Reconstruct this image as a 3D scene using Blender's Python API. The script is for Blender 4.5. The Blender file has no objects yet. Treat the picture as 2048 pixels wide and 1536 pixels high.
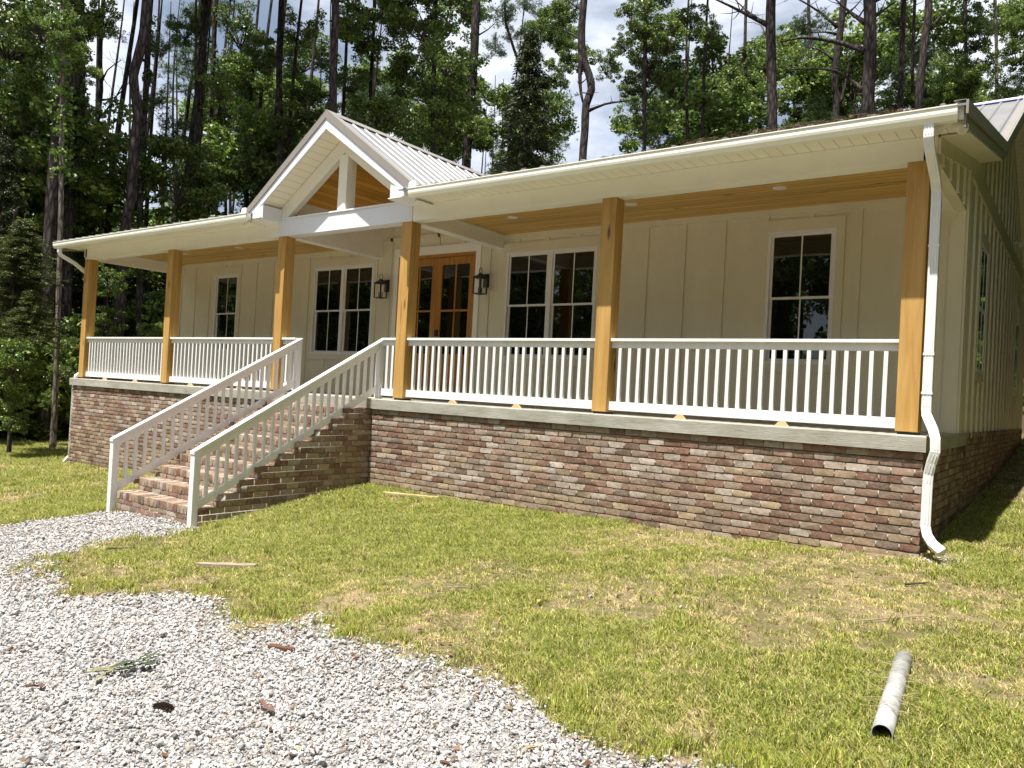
import bpy, math, random
import numpy as np
from mathutils import Vector, Matrix

# ---------------------------------------------------------------- camera, sky, sun
scene = bpy.context.scene
COL = scene.collection
CAM = (1.3456, -8.6269, 0.2025)
YAW, PITCH, ROLL = 0.6342, 0.0114, 0.0542

def camera():
    cd = bpy.data.cameras.new('camera')
    cd.sensor_fit = 'HORIZONTAL'
    cd.sensor_width = 36.0
    cd.lens = 36.0 * 1567.5 / 2048.0
    cd.clip_start = 0.05
    cd.clip_end = 1500
    o = bpy.data.objects.new('camera', cd)
    COL.objects.link(o)
    fwd = Vector((-math.sin(YAW) * math.cos(PITCH), math.cos(YAW) * math.cos(PITCH), math.sin(PITCH)))
    right = Vector((math.cos(YAW), math.sin(YAW), 0))
    up = right.cross(fwd)
    r2 = right * math.cos(ROLL) + up * math.sin(ROLL)
    u2 = -right * math.sin(ROLL) + up * math.cos(ROLL)
    m = Matrix((r2, u2, -fwd)).transposed().to_4x4()
    m.translation = Vector(CAM)
    o.matrix_world = m
    scene.camera = o
camera()

SUN_DIR = Vector((-0.035, -0.364, 1.0)).normalized()      # towards the sun
ELEV = math.asin(SUN_DIR.z)
AZ = math.atan2(SUN_DIR.x, SUN_DIR.y)
world = bpy.data.worlds.new('World')
scene.world = world
world.use_nodes = True
wn, wl = world.node_tree.nodes, world.node_tree.links
wn.clear()
wo = wn.new('ShaderNodeOutputWorld')
bg = wn.new('ShaderNodeBackground')
sky = wn.new('ShaderNodeTexSky')
sky.sky_type = 'NISHITA'
sky.sun_disc = False
sky.sun_elevation = ELEV
sky.sun_rotation = AZ
sky.air_density = 1.0
sky.dust_density = 1.2
bg.inputs['Strength'].default_value = 0.055
tc = wn.new('ShaderNodeTexCoord')
mp = wn.new('ShaderNodeMapping')
mp.inputs['Scale'].default_value = (1, 1, 2.2)
nz = wn.new('ShaderNodeTexNoise')
nz.inputs['Scale'].default_value = 2.3
nz.inputs['Detail'].default_value = 9
nz.inputs['Roughness'].default_value = 0.58
cr = wn.new('ShaderNodeValToRGB')
cr.color_ramp.elements[0].position = 0.38
cr.color_ramp.elements[1].position = 0.52
cr.color_ramp.elements[0].color = (0.25, 0.25, 0.25, 1)
nz2 = wn.new('ShaderNodeTexNoise')
nz2.inputs['Scale'].default_value = 5.0
nz2.inputs['Detail'].default_value = 7
cr2 = wn.new('ShaderNodeValToRGB')
cr2.color_ramp.elements[0].position = 0.3
cr2.color_ramp.elements[1].position = 0.7
cr2.color_ramp.elements[0].color = (6.6, 7.6, 9.6, 1)
cr2.color_ramp.elements[1].color = (12.0, 12.4, 13.0, 1)
mx = wn.new('ShaderNodeMix')
mx.data_type = 'RGBA'
wl.new(tc.outputs['Generated'], mp.inputs[0])
wl.new(mp.outputs[0], nz.inputs['Vector'])
wl.new(mp.outputs[0], nz2.inputs['Vector'])
wl.new(nz.outputs['Fac'], cr.inputs[0])
wl.new(nz2.outputs['Fac'], cr2.inputs[0])
wl.new(cr.outputs[0], mx.inputs['Factor'])
wl.new(sky.outputs[0], mx.inputs['A'])
wl.new(cr2.outputs[0], mx.inputs['B'])
wl.new(mx.outputs['Result'], bg.inputs['Color'])
wl.new(bg.outputs[0], wo.inputs[0])

sd = bpy.data.lights.new('sun', 'SUN')
sd.energy = 5.0
sd.angle = math.radians(0.5)
sd.color = (1.0, 0.965, 0.905)
so = bpy.data.objects.new('sun', sd)
COL.objects.link(so)
so.rotation_euler = SUN_DIR.to_track_quat('Z', 'Y').to_euler()
so.location = (0, -20, 30)

scene.view_settings.view_transform = 'Standard'
scene.view_settings.look = 'None'
scene.view_settings.exposure = 0.92
scene.view_settings.gamma = 1.0
scene.cycles.max_bounces = 8
scene.cycles.diffuse_bounces = 4
scene.cycles.transparent_max_bounces = 8
scene.cycles.sample_clamp_indirect = 6
scene.cycles.use_denoising = True

rng = random.Random(7)
nr = np.random.RandomState(11)

# ---------------------------------------------------------------- helpers
def V(*a): return Vector(a)

class MB:
    """collects polygons, builds ONE mesh object"""
    def __init__(s): s.v = []; s.f = []; s.mi = []; s.cur = 0
    def poly(s, pts):
        n = len(s.v); s.v += [tuple(p) for p in pts]; s.f.append(tuple(range(n, n + len(pts)))); s.mi.append(s.cur)
    def hexa(s, p):  # p: 8 pts bottom 4 ccw, top 4 ccw
        n = len(s.v); s.v += [tuple(q) for q in p]
        for f in ((3, 2, 1, 0), (4, 5, 6, 7), (0, 1, 5, 4), (1, 2, 6, 5), (2, 3, 7, 6), (3, 0, 4, 7)):
            s.f.append(tuple(n + i for i in f)); s.mi.append(s.cur)
    def box(s, x0, x1, y0, y1, z0, z1):
        s.hexa([(x0, y0, z0), (x1, y0, z0), (x1, y1, z0), (x0, y1, z0), (x0, y0, z1), (x1, y0, z1), (x1, y1, z1), (x0, y1, z1)])
    def prism(s, poly, d):  # poly list of 3d pts, d = extrusion vector
        n = len(s.v); k = len(poly); d = Vector(d)
        s.v += [tuple(p) for p in poly] + [tuple(Vector(p) + d) for p in poly]
        s.f.append(tuple(n + i for i in range(k))[::-1]); s.mi.append(s.cur)
        s.f.append(tuple(n + k + i for i in range(k))); s.mi.append(s.cur)
        for i in range(k):
            j = (i + 1) % k
            s.f.append((n + i, n + j, n + k + j, n + k + i)); s.mi.append(s.cur)
    def px(s, prof, x0, x1):  # profile (y,z) extruded along x
        s.prism([(x0, y, z) for y, z in prof], (x1 - x0, 0, 0))
    def py(s, prof, y0, y1):  # profile (x,z) extruded along y
        s.prism([(x, y0, z) for x, z in prof], (0, y1 - y0, 0))
    def tube(s, pts, rad, n=8, cap=True, sec=None):
        pts = [Vector(p) for p in pts]; m = len(pts)
        if not hasattr(rad, '__len__'): rad = [rad] * m
        base = len(s.v); up = None
        for i, p in enumerate(pts):
            t = (pts[min(i + 1, m - 1)] - pts[max(i - 1, 0)]).normalized()
            if up is None:
                up = t.orthogonal().normalized()
                if sec is not None:
                    up = Vector(sec[2]); up = (up - t * up.dot(t)).normalized()
            up = (up - t * up.dot(t)).normalized(); w = t.cross(up)
            if sec is None:
                for k in range(n):
                    a = 2 * math.pi * k / n
                    s.v.append(tuple(p + (up * math.cos(a) + w * math.sin(a)) * rad[i]))
            else:
                for (a, b) in ((-1, -1), (1, -1), (1, 1), (-1, 1)):
                    s.v.append(tuple(p + up * a * sec[0] + w * b * sec[1]))
        if sec is not None: n = 4
        for i in range(m - 1):
            for k in range(n):
                a = base + i * n + k; b = base + i * n + (k + 1) % n
                s.f.append((a, b, b + n, a + n)); s.mi.append(s.cur)
        if cap:
            s.f.append(tuple(base + k for k in range(n))[::-1]); s.mi.append(s.cur)
            s.f.append(tuple(base + (m - 1) * n + k for k in range(n))); s.mi.append(s.cur)
    def build(s, name, mat, parent=None, bevel=0, smooth=False, origin=None):
        me = bpy.data.meshes.new(name)
        vs = s.v
        loc = None
        if origin is not None:
            ox, oy, oz = origin
            vs = [(x - ox, y - oy, z - oz) for x, y, z in s.v]
        me.from_pydata(vs, [], s.f)
        mats = mat if isinstance(mat, (list, tuple)) else [mat]
        for m in mats: me.materials.append(m)
        if len(mats) > 1: me.polygons.foreach_set('material_index', s.mi)
        if smooth: me.polygons.foreach_set('use_smooth', [True] * len(s.f))
        me.update()
        o = bpy.data.objects.new(name, me)
        COL.objects.link(o)
        if origin is not None: o.location = origin
        if parent is not None:
            o.parent = parent
            pl = world_loc(parent)
            o.location = Vector(o.location) - pl
        if bevel:
            b = o.modifiers.new('bevel', 'BEVEL'); b.width = bevel; b.segments = 2; b.limit_method = 'ANGLE'
        return o

def world_loc(o):
    p = Vector((0, 0, 0))
    while o is not None:
        p = p + Vector(o.location); o = o.parent
    return p

def npmesh(name, verts, faces, mats, attrs=None, smooth=False, mi=None):
    """fast mesh from numpy arrays; faces all with the same vertex count"""
    me = bpy.data.meshes.new(name)
    nv, nf, k = len(verts), len(faces), faces.shape[1]
    me.vertices.add(nv); me.vertices.foreach_set('co', np.asarray(verts, np.float32).ravel())
    me.loops.add(nf * k); me.loops.foreach_set('vertex_index', np.asarray(faces, np.int32).ravel())
    me.polygons.add(nf)
    me.polygons.foreach_set('loop_start', np.arange(0, nf * k, k, dtype=np.int32))
    me.polygons.foreach_set('loop_total', np.full(nf, k, np.int32))
    if smooth: me.polygons.foreach_set('use_smooth', np.ones(nf, bool))
    for m in (mats if isinstance(mats, (list, tuple)) else [mats]): me.materials.append(m)
    if mi is not None: me.polygons.foreach_set('material_index', np.asarray(mi, np.int32))
    me.update(calc_edges=True)
    if attrs:
        for an, (dom, arr) in attrs.items():
            arr = np.asarray(arr, np.float32)
            if arr.ndim == 2:
                a = me.attributes.new(an, 'FLOAT_COLOR', dom)
                a.data.foreach_set('color', np.c_[arr, np.ones(len(arr))].astype(np.float32).ravel())
            else:
                a = me.attributes.new(an, 'FLOAT', dom); a.data.foreach_set('value', arr)
    return me

def link(name, me, parent=None, loc=(0, 0, 0)):
    o = bpy.data.objects.new(name, me); COL.objects.link(o)
    o.location = loc
    if parent is not None: o.parent = parent
    return o

def empty(name, loc, rz=0):
    o = bpy.data.objects.new(name, None); COL.objects.link(o)
    o.location = loc; o.rotation_euler = (0, 0, rz); o.empty_display_size = 0.3
    return o

def tag(o, label=None, cat=None, group=None, kind=None):
    if label: o['label'] = label
    if cat: o['category'] = cat
    if group: o['group'] = group
    if kind: o['kind'] = kind
    return o

# ---------------------------------------------------------------- materials
def mat(name, base, rough=0.6, metal=0.0, spec=0.5):
    m = bpy.data.materials.new(name); m.use_nodes = True
    b = m.node_tree.nodes['Principled BSDF']
    b.inputs['Base Color'].default_value = (*base, 1); b.inputs['Roughness'].default_value = rough
    b.inputs['Metallic'].default_value = metal; b.inputs['Specular IOR Level'].default_value = spec
    return m, m.node_tree.nodes, m.node_tree.links, b

def add(nodes, t, **kw):
    n = nodes.new(t)
    for k, v in kw.items():
        if k in n.inputs: n.inputs[k].default_value = v
        else: setattr(n, k, v)
    return n

def ramp(nodes, stops):
    r = nodes.new('ShaderNodeValToRGB'); e = r.color_ramp.elements
    while len(e) < len(stops): e.new(0.5)
    for i, (p, c) in enumerate(stops):
        e[i].position = p; e[i].color = (*c, 1)
    return r

def coords(nodes, links, scale, obj=True):
    t = nodes.new('ShaderNodeTexCoord'); m = nodes.new('ShaderNodeMapping')
    m.inputs['Scale'].default_value = scale
    links.new(t.outputs['Object' if obj else 'Generated'], m.inputs[0])
    return m

def bumpit(nodes, links, b, src, strength=0.3, dist=0.01):
    bp = nodes.new('ShaderNodeBump'); bp.inputs['Strength'].default_value = strength; bp.inputs['Distance'].default_value = dist
    links.new(src, bp.inputs['Height']); links.new(bp.outputs[0], b.inputs['Normal']); return bp

def paint(name, base, rough=0.45, var=0.06, nscale=(3, 3, 3), grain=0.12):
    m, n, l, b = mat(name, base, rough)
    c = coords(n, l, nscale)
    t = add(n, 'ShaderNodeTexNoise', Scale=1.0, Detail=6.0, Roughness=0.65)
    l.new(c.outputs[0], t.inputs['Vector'])
    r = ramp(n, [(0.3, tuple(x * (1 - var * 1.6) for x in base)), (0.6, base), (0.8, tuple(min(1, x * (1 + var)) for x in base))])
    l.new(t.outputs['Fac'], r.inputs[0]); l.new(r.outputs[0], b.inputs['Base Color'])
    c2 = coords(n, l, (30, 30, 30)); t2 = add(n, 'ShaderNodeTexNoise', Scale=1.0, Detail=5.0)
    l.new(c2.outputs[0], t2.inputs['Vector']); bumpit(n, l, b, t2.outputs['Fac'], grain, 0.004)
    return m

def wood(name, c0, c1, c2, axis='z', rough=0.6, knots=True, plank=None, streak=14.0, bump=0.25):
    m, n, l, b = mat(name, c1, rough)
    sc = {'z': (streak, streak, 0.55), 'x': (0.55, streak, streak), 'y': (streak, 0.55, streak)}[axis]
    c = coords(n, l, sc)
    t = add(n, 'ShaderNodeTexNoise', Scale=1.6, Detail=8.0, Roughness=0.62, Distortion=0.6)
    l.new(c.outputs[0], t.inputs['Vector'])
    r = ramp(n, [(0.25, c0), (0.48, c1), (0.72, c2)]); l.new(t.outputs['Fac'], r.inputs[0])
    out = r.outputs[0]
    if knots:
        ks = {'z': (5, 5, 1.3), 'x': (1.3, 5, 5), 'y': (5, 1.3, 5)}[axis]
        ck = coords(n, l, ks); vo = add(n, 'ShaderNodeTexVoronoi', Scale=1.0)
        l.new(ck.outputs[0], vo.inputs['Vector'])
        kr = ramp(n, [(0.05, (1, 1, 1)), (0.16, (0, 0, 0))]); l.new(vo.outputs['Distance'], kr.inputs[0])
        mxx = add(n, 'ShaderNodeMix', data_type='RGBA'); l.new(kr.outputs[0], mxx.inputs['Factor'])
        l.new(out, mxx.inputs['A']); mxx.inputs['B'].default_value = (c0[0] * .35, c0[1] * .3, c0[2] * .3, 1)
        out = mxx.outputs['Result']
    if axis == 'z' and knots:
        cc = coords(n, l, (26, 26, 0.35)); tk = add(n, 'ShaderNodeTexNoise', Scale=1.0, Detail=3.0, Distortion=0.4); l.new(cc.outputs[0], tk.inputs['Vector'])
        rk = ramp(n, [(0.29, (1, 1, 1)), (0.325, (0, 0, 0))]); l.new(tk.outputs['Fac'], rk.inputs[0])
        mk = add(n, 'ShaderNodeMix', data_type='RGBA'); l.new(rk.outputs[0], mk.inputs['Factor']); l.new(out, mk.inputs['A'])
        mk.inputs['B'].default_value = (c0[0] * .45, c0[1] * .4, c0[2] * .4, 1); out = mk.outputs['Result']
    if plank:   # (axis index across, width): grooves and a tone for each board
        sp = n.new('ShaderNodeSeparateXYZ'); tcx = n.new('ShaderNodeTexCoord'); l.new(tcx.outputs['Object'], sp.inputs[0])
        mu = add(n, 'ShaderNodeMath', operation='DIVIDE'); l.new(sp.outputs[plank[0]], mu.inputs[0]); mu.inputs[1].default_value = plank[1]
        fr = add(n, 'ShaderNodeMath', operation='FRACT'); l.new(mu.outputs[0], fr.inputs[0])
        fl = add(n, 'ShaderNodeMath', operation='FLOOR'); l.new(mu.outputs[0], fl.inputs[0])
        wnn = add(n, 'ShaderNodeTexWhiteNoise', noise_dimensions='1D'); l.new(fl.outputs[0], wnn.inputs['W'])
        gr = ramp(n, [(0.0, (0.12, 0.12, 0.12)), (0.05, (1, 1, 1)), (0.95, (1, 1, 1)), (1.0, (0.12, 0.12, 0.12))])
        l.new(fr.outputs[0], gr.inputs[0])
        tr = ramp(n, [(0.0, (0.78, 0.78, 0.78)), (1.0, (1.12, 1.12, 1.12))]); l.new(wnn.outputs['Value'], tr.inputs[0])
        m1 = add(n, 'ShaderNodeMix', data_type='RGBA', blend_type='MULTIPLY'); m1.inputs['Factor'].default_value = 1
        l.new(out, m1.inputs['A']); l.new(tr.outputs[0], m1.inputs['B'])
        m2 = add(n, 'ShaderNodeMix', data_type='RGBA', blend_type='MULTIPLY'); m2.inputs['Factor'].default_value = 1
        l.new(m1.outputs['Result'], m2.inputs['A']); l.new(gr.outputs[0], m2.inputs['B'])
        out = m2.outputs['Result']
    l.new(out, b.inputs['Base Color'])
    bumpit(n, l, b, t.outputs['Fac'], bump, 0.006)
    return m

def attrcol(name, attr, rough=0.85, var=0.35, nscale=18, bump=0.5, spec=0.3, inst=0.0, trans=0.0, bdist=0.006):
    """colour read from a per-face attribute, broken up by noise"""
    m, n, l, b = mat(name, (0.5, 0.5, 0.5), rough, 0, spec)
    a = add(n, 'ShaderNodeAttribute', attribute_name=attr)
    out = a.outputs['Color']
    if var:
        c = coords(n, l, (nscale,) * 3)
        t = add(n, 'ShaderNodeTexNoise', Scale=1.0, Detail=6.0, Roughness=0.7); l.new(c.outputs[0], t.inputs['Vector'])
        r = ramp(n, [(0.28, (1 - var,) * 3), (0.72, (1 + var,) * 3)]); l.new(t.outputs['Fac'], r.inputs[0])
        m1 = add(n, 'ShaderNodeMix', data_type='RGBA', blend_type='MULTIPLY'); m1.inputs['Factor'].default_value = 1
        l.new(out, m1.inputs['A']); l.new(r.outputs[0], m1.inputs['B']); out = m1.outputs['Result']
        if bump: bumpit(n, l, b, t.outputs['Fac'], bump, bdist)
    if inst:
        oi = n.new('ShaderNodeObjectInfo')
        r = ramp(n, [(0.0, (1 - inst, 1 - inst, 1 - inst * 1.1)), (1.0, (1 + inst * 1.2, 1 + inst, 1 + inst * .6))]); l.new(oi.outputs['Random'], r.inputs[0])
        m1 = add(n, 'ShaderNodeMix', data_type='RGBA', blend_type='MULTIPLY'); m1.inputs['Factor'].default_value = 1
        l.new(out, m1.inputs['A']); l.new(r.outputs[0], m1.inputs['B']); out = m1.outputs['Result']
    l.new(out, b.inputs['Base Color'])
    if trans:
        tr = n.new('ShaderNodeBsdfTranslucent'); ms = n.new('ShaderNodeMixShader'); ms.inputs[0].default_value = trans
        l.new(out, tr.inputs['Color'])
        l.new(b.outputs[0], ms.inputs[1]); l.new(tr.outputs[0], ms.inputs[2])
        l.new(ms.outputs[0], n['Material Output'].inputs['Surface'])
    return m

M = {}
M['siding'] = paint('siding_paint', (0.74, 0.68, 0.485), 0.6, 0.055, (1.6, 1.6, .5), .2)
M['trim'] = paint('trim_paint', (0.90, 0.87, 0.76), 0.5, 0.03)  # yellowed: warm bounce light of the porch shade is put into the colour
M['rail'] = paint('rail_paint', (0.80, 0.79, 0.77), 0.45, 0.05, (9, 9, 3), 0.25)
M['vinyl'] = paint('window_vinyl', (0.82, 0.81, 0.77), 0.35, 0.02)
M['fascia'] = paint('fascia_paint', (0.76, 0.77, 0.80), 0.4, 0.02)  # cooler copy of the trim for sunlit boards, sunlight put into the colour
M['gutter'] = paint('gutter_metal', (0.88, 0.87, 0.76), 0.3, 0.03)
M['spout'] = paint('downspout_metal', (0.80, 0.80, 0.79), 0.3, 0.03)
M['post'] = wood('cedar_post', (0.31, 0.16, 0.035), (0.465, 0.262, 0.068), (0.56, 0.35, 0.115), 'z', 0.65, True, None, 9)
M['ceil'] = wood('ceiling_boards', (0.42, 0.215, 0.035), (0.66, 0.40, 0.10), (0.74, 0.47, 0.14), 'x', 0.45, True, (1, 0.13), 10)
M['vault'] = wood('vault_boards', (0.34, 0.15, 0.015), (0.55, 0.27, 0.03), (0.62, 0.33, 0.05), 'y', 0.4, True, (0, 0.088), 10)
M['door'] = wood('stained_door', (0.24, 0.095, 0.015), (0.40, 0.18, 0.035), (0.50, 0.24, 0.055), 'z', 0.35, False)
M['pine'] = wood('raw_pine', (0.40, 0.28, 0.13), (0.52, 0.39, 0.21), (0.60, 0.47, 0.27), 'x', 0.7, False)
M['oldwood'] = wood('weathered_board', (0.13, 0.10, 0.07), (0.27, 0.21, 0.15), (0.38, 0.31, 0.23), 'x', 0.85, False)
M['black'], *_ = mat('black_metal', (0.012, 0.012, 0.013), 0.45, 0.0)
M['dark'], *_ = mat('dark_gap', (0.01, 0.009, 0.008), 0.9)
M['taupe'] = paint('roof_trim_taupe', (0.27, 0.245, 0.215), 0.4, 0.05)
M['lightfilm'], *_ = mat('protective_film', (0.16, 0.13, 0.62), 0.4)
M['lamp'], *_ = mat('recessed_light_trim', (0.85, 0.84, 0.80), 0.4)

def glass_dark():
    m, n, l, b = mat('window_glass', (0.004, 0.005, 0.004), 0.012, 0, 0.5)
    b.inputs['IOR'].default_value = 1.8
    c = coords(n, l, (1.1, 1.1, 1.4)); t = add(n, 'ShaderNodeTexNoise', Scale=1.0, Detail=2.0); l.new(c.outputs[0], t.inputs['Vector'])
    bumpit(n, l, b, t.outputs['Fac'], 0.12, 0.02)
    return m
M['glass'] = glass_dark()
def glass_clear():
    m, n, l, b = mat('lantern_glass', (0.9, 0.9, 0.88), 0.03, 0, 0.5)
    b.inputs['Alpha'].default_value = 0.05
    return m
M['clear'] = glass_clear()

def concrete():
    m, n, l, b = mat('concrete', (0.42, 0.40, 0.35), 0.85, 0, 0.3)
    c = coords(n, l, (1.3, 1.3, 4)); t = add(n, 'ShaderNodeTexNoise', Scale=1.4, Detail=8.0, Roughness=0.7); l.new(c.outputs[0], t.inputs['Vector'])
    r = ramp(n, [(0.25, (0.19, 0.185, 0.145)), (0.45, (0.33, 0.315, 0.26)), (0.62, (0.41, 0.395, 0.345)), (0.8, (0.50, 0.485, 0.44))])
    l.new(t.outputs['Fac'], r.inputs[0]); l.new(r.outputs[0], b.inputs['Base Color'])
    c2 = coords(n, l, (6, 6, 60)); t2 = add(n, 'ShaderNodeTexNoise', Scale=1.5, Detail=8.0, Roughness=0.7); l.new(c2.outputs[0], t2.inputs['Vector'])
    bumpit(n, l, b, t2.outputs['Fac'], 0.55, 0.01)
    return m
M['concrete'] = concrete()
def brickmat():
    m, n, l, b = mat('tumbled_brick', (0.3, 0.2, 0.15), 0.92, 0, 0.15)
    a = add(n, 'ShaderNodeAttribute', attribute_name='tone')
    c = coords(n, l, (1, 1, 1))
    t = add(n, 'ShaderNodeTexNoise', Scale=24.0, Detail=7.0, Roughness=0.72); l.new(c.outputs[0], t.inputs['Vector'])
    r = ramp(n, [(0.3, (0.68, 0.66, 0.64)), (0.7, (1.38, 1.36, 1.33))]); l.new(t.outputs['Fac'], r.inputs[0])
    m1 = add(n, 'ShaderNodeMix', data_type='RGBA', blend_type='MULTIPLY'); m1.inputs['Factor'].default_value = 1
    l.new(a.outputs['Color'], m1.inputs['A']); l.new(r.outputs[0], m1.inputs['B'])
    c2 = coords(n, l, (17, 17, 24)); t2 = add(n, 'ShaderNodeTexNoise', Scale=1.0, Detail=8.0, Roughness=0.7, Distortion=0.8); l.new(c2.outputs[0], t2.inputs['Vector'])
    r2 = ramp(n, [(0.50, (0, 0, 0)), (0.72, (0.62, 0.62, 0.62))]); l.new(t2.outputs['Fac'], r2.inputs[0])   # lime smears
    m2 = add(n, 'ShaderNodeMix', data_type='RGBA'); l.new(r2.outputs[0], m2.inputs['Factor']); l.new(m1.outputs['Result'], m2.inputs['A']); m2.inputs['B'].default_value = (0.40, 0.345, 0.28, 1)
    c3 = coords(n, l, (22, 22, 22)); t3 = add(n, 'ShaderNodeTexNoise', Scale=1.0, Detail=6.0, Roughness=0.7); l.new(c3.outputs[0], t3.inputs['Vector'])
    r3 = ramp(n, [(0.6, (0, 0, 0)), (0.76, (0.5, 0.5, 0.5))]); l.new(t3.outputs['Fac'], r3.inputs[0])
    m3 = add(n, 'ShaderNodeMix', data_type='RGBA'); l.new(r3.outputs[0], m3.inputs['Factor']); l.new(m2.outputs['Result'], m3.inputs['A']); m3.inputs['B'].default_value = (0.20, 0.11, 0.075, 1)
    l.new(m3.outputs['Result'], b.inputs['Base Color'])
    bumpit(n, l, b, t.outputs['Fac'], 1.0, 0.008)
    return m
M['brick'] = brickmat()
def mortar():
    m, n, l, b = mat('mortar', (0.36, 0.32, 0.26), 0.95, 0, 0.2)
    c = coords(n, l, (25, 25, 25)); t = add(n, 'ShaderNodeTexNoise', Scale=1.0, Detail=6.0); l.new(c.outputs[0], t.inputs['Vector'])
    r = ramp(n, [(0.3, (0.33, 0.29, 0.23)), (0.7, (0.52, 0.475, 0.40))]); l.new(t.outputs['Fac'], r.inputs[0]); l.new(r.outputs[0], b.inputs['Base Color'])
    return m
M['mortar'] = mortar()
def roofmetal(base=(0.235, 0.23, 0.225)):
    m, n, l, b = mat('roof_metal', base, 0.36, 0.0, 0.45)
    c = coords(n, l, (0.9, 0.9, 0.9)); t = add(n, 'ShaderNodeTexNoise', Scale=2.0, Detail=7.0, Roughness=0.6); l.new(c.outputs[0], t.inputs['Vector'])
    r = ramp(n, [(0.3, tuple(x * .82 for x in base)), (0.7, tuple(x * 1.1 for x in base))]); l.new(t.outputs['Fac'], r.inputs[0]); l.new(r.outputs[0], b.inputs['Base Color'])
    bumpit(n, l, b, t.outputs['Fac'], 0.15, 0.03)
    return m
M['roof'] = roofmetal()
def soffit(name, axis, width, base=(0.86, 0.82, 0.69)):
    m, n, l, b = mat(name, base, 0.5)
    tcx = n.new('ShaderNodeTexCoord'); sp = n.new('ShaderNodeSeparateXYZ'); l.new(tcx.outputs['Object'], sp.inputs[0])
    mu = add(n, 'ShaderNodeMath', operation='DIVIDE'); l.new(sp.outputs[axis], mu.inputs[0]); mu.inputs[1].default_value = width
    fr = add(n, 'ShaderNodeMath', operation='FRACT'); l.new(mu.outputs[0], fr.inputs[0])
    gr = ramp(n, [(0.0, tuple(x * .35 for x in base)), (0.07, base), (1.0, base)]); l.new(fr.outputs[0], gr.inputs[0])
    l.new(gr.outputs[0], b.inputs['Base Color'])
    hr = ramp(n, [(0.0, (0, 0, 0)), (0.08, (1, 1, 1)), (1.0, (0.8, 0.8, 0.8))]); l.new(fr.outputs[0], hr.inputs[0])
    bumpit(n, l, b, hr.outputs[0], 0.6, 0.01)
    return m
M['soffit_x'] = soffit('vented_soffit', 0, 0.145)
M['soffit_y'] = soffit('rake_soffit', 1, 0.10)
M['soffit_g'] = soffit('gable_soffit', 0, 0.12)

def bark(name, cols, sc=(7, 7, 1.6)):
    m, n, l, b = mat(name, cols[1], 0.95, 0, 0.15)
    c = coords(n, l, sc); v = add(n, 'ShaderNodeTexVoronoi', Scale=1.3, feature='DISTANCE_TO_EDGE'); l.new(c.outputs[0], v.inputs['Vector'])
    t = add(n, 'ShaderNodeTexNoise', Scale=2.2, Detail=8.0, Roughness=0.75, Distortion=1.5); l.new(c.outputs[0], t.inputs['Vector'])
    mxx = add(n, 'ShaderNodeMath', operation='MULTIPLY'); l.new(v.outputs['Distance'], mxx.inputs[0]); l.new(t.outputs['Fac'], mxx.inputs[1])
    r = ramp(n, [(0.0, cols[0]), (0.10, cols[1]), (0.35, cols[2])]); l.new(mxx.outputs[0], r.inputs[0]); l.new(r.outputs[0], b.inputs['Base Color'])
    bumpit(n, l, b, mxx.outputs[0], 1.0, 0.06)
    return m
M['bark'] = bark('pine_bark', [(0.022, 0.017, 0.016), (0.07, 0.056, 0.052), (0.15, 0.125, 0.115)])
M['pale'] = bark('pale_bark', [(0.06, 0.05, 0.04), (0.20, 0.17, 0.14), (0.38, 0.34, 0.28)])
M['twig'], *_ = mat('twig_bark', (0.06, 0.045, 0.035), 0.9)
M['leaf'] = attrcol('leaf', 'tone', 0.42, 0.0, 1, 0, 0.5, inst=0.25, trans=0.35)
M['needle'] = attrcol('needle', 'tone', 0.5, 0.0, 1, 0, 0.4, inst=0.2, trans=0.25)
M['grass'] = attrcol('grass_blade', 'tone', 0.55, 0.0, 1, 0, 0.35, inst=0.3, trans=0.3)
M['stone'] = attrcol('gravel_stone', 'tone', 0.9, 0.25, 60, 0.3, 0.25, inst=0.22)

# ================================================================ THE HOUSE
HX0, HX1, HY = -17.46, 0.055, 2.35          # house body left, right, front wall plane
PX = [-17.408, -13.891, -10.298, -7.268, -3.731, -0.209]
PS, HT = 0.209, 2.74
house = empty('house', (-8.7, 6.0, -1.5))
tag(house, 'single-storey cream board-and-batten house with a long railed front porch on a brick base', 'house')

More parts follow.
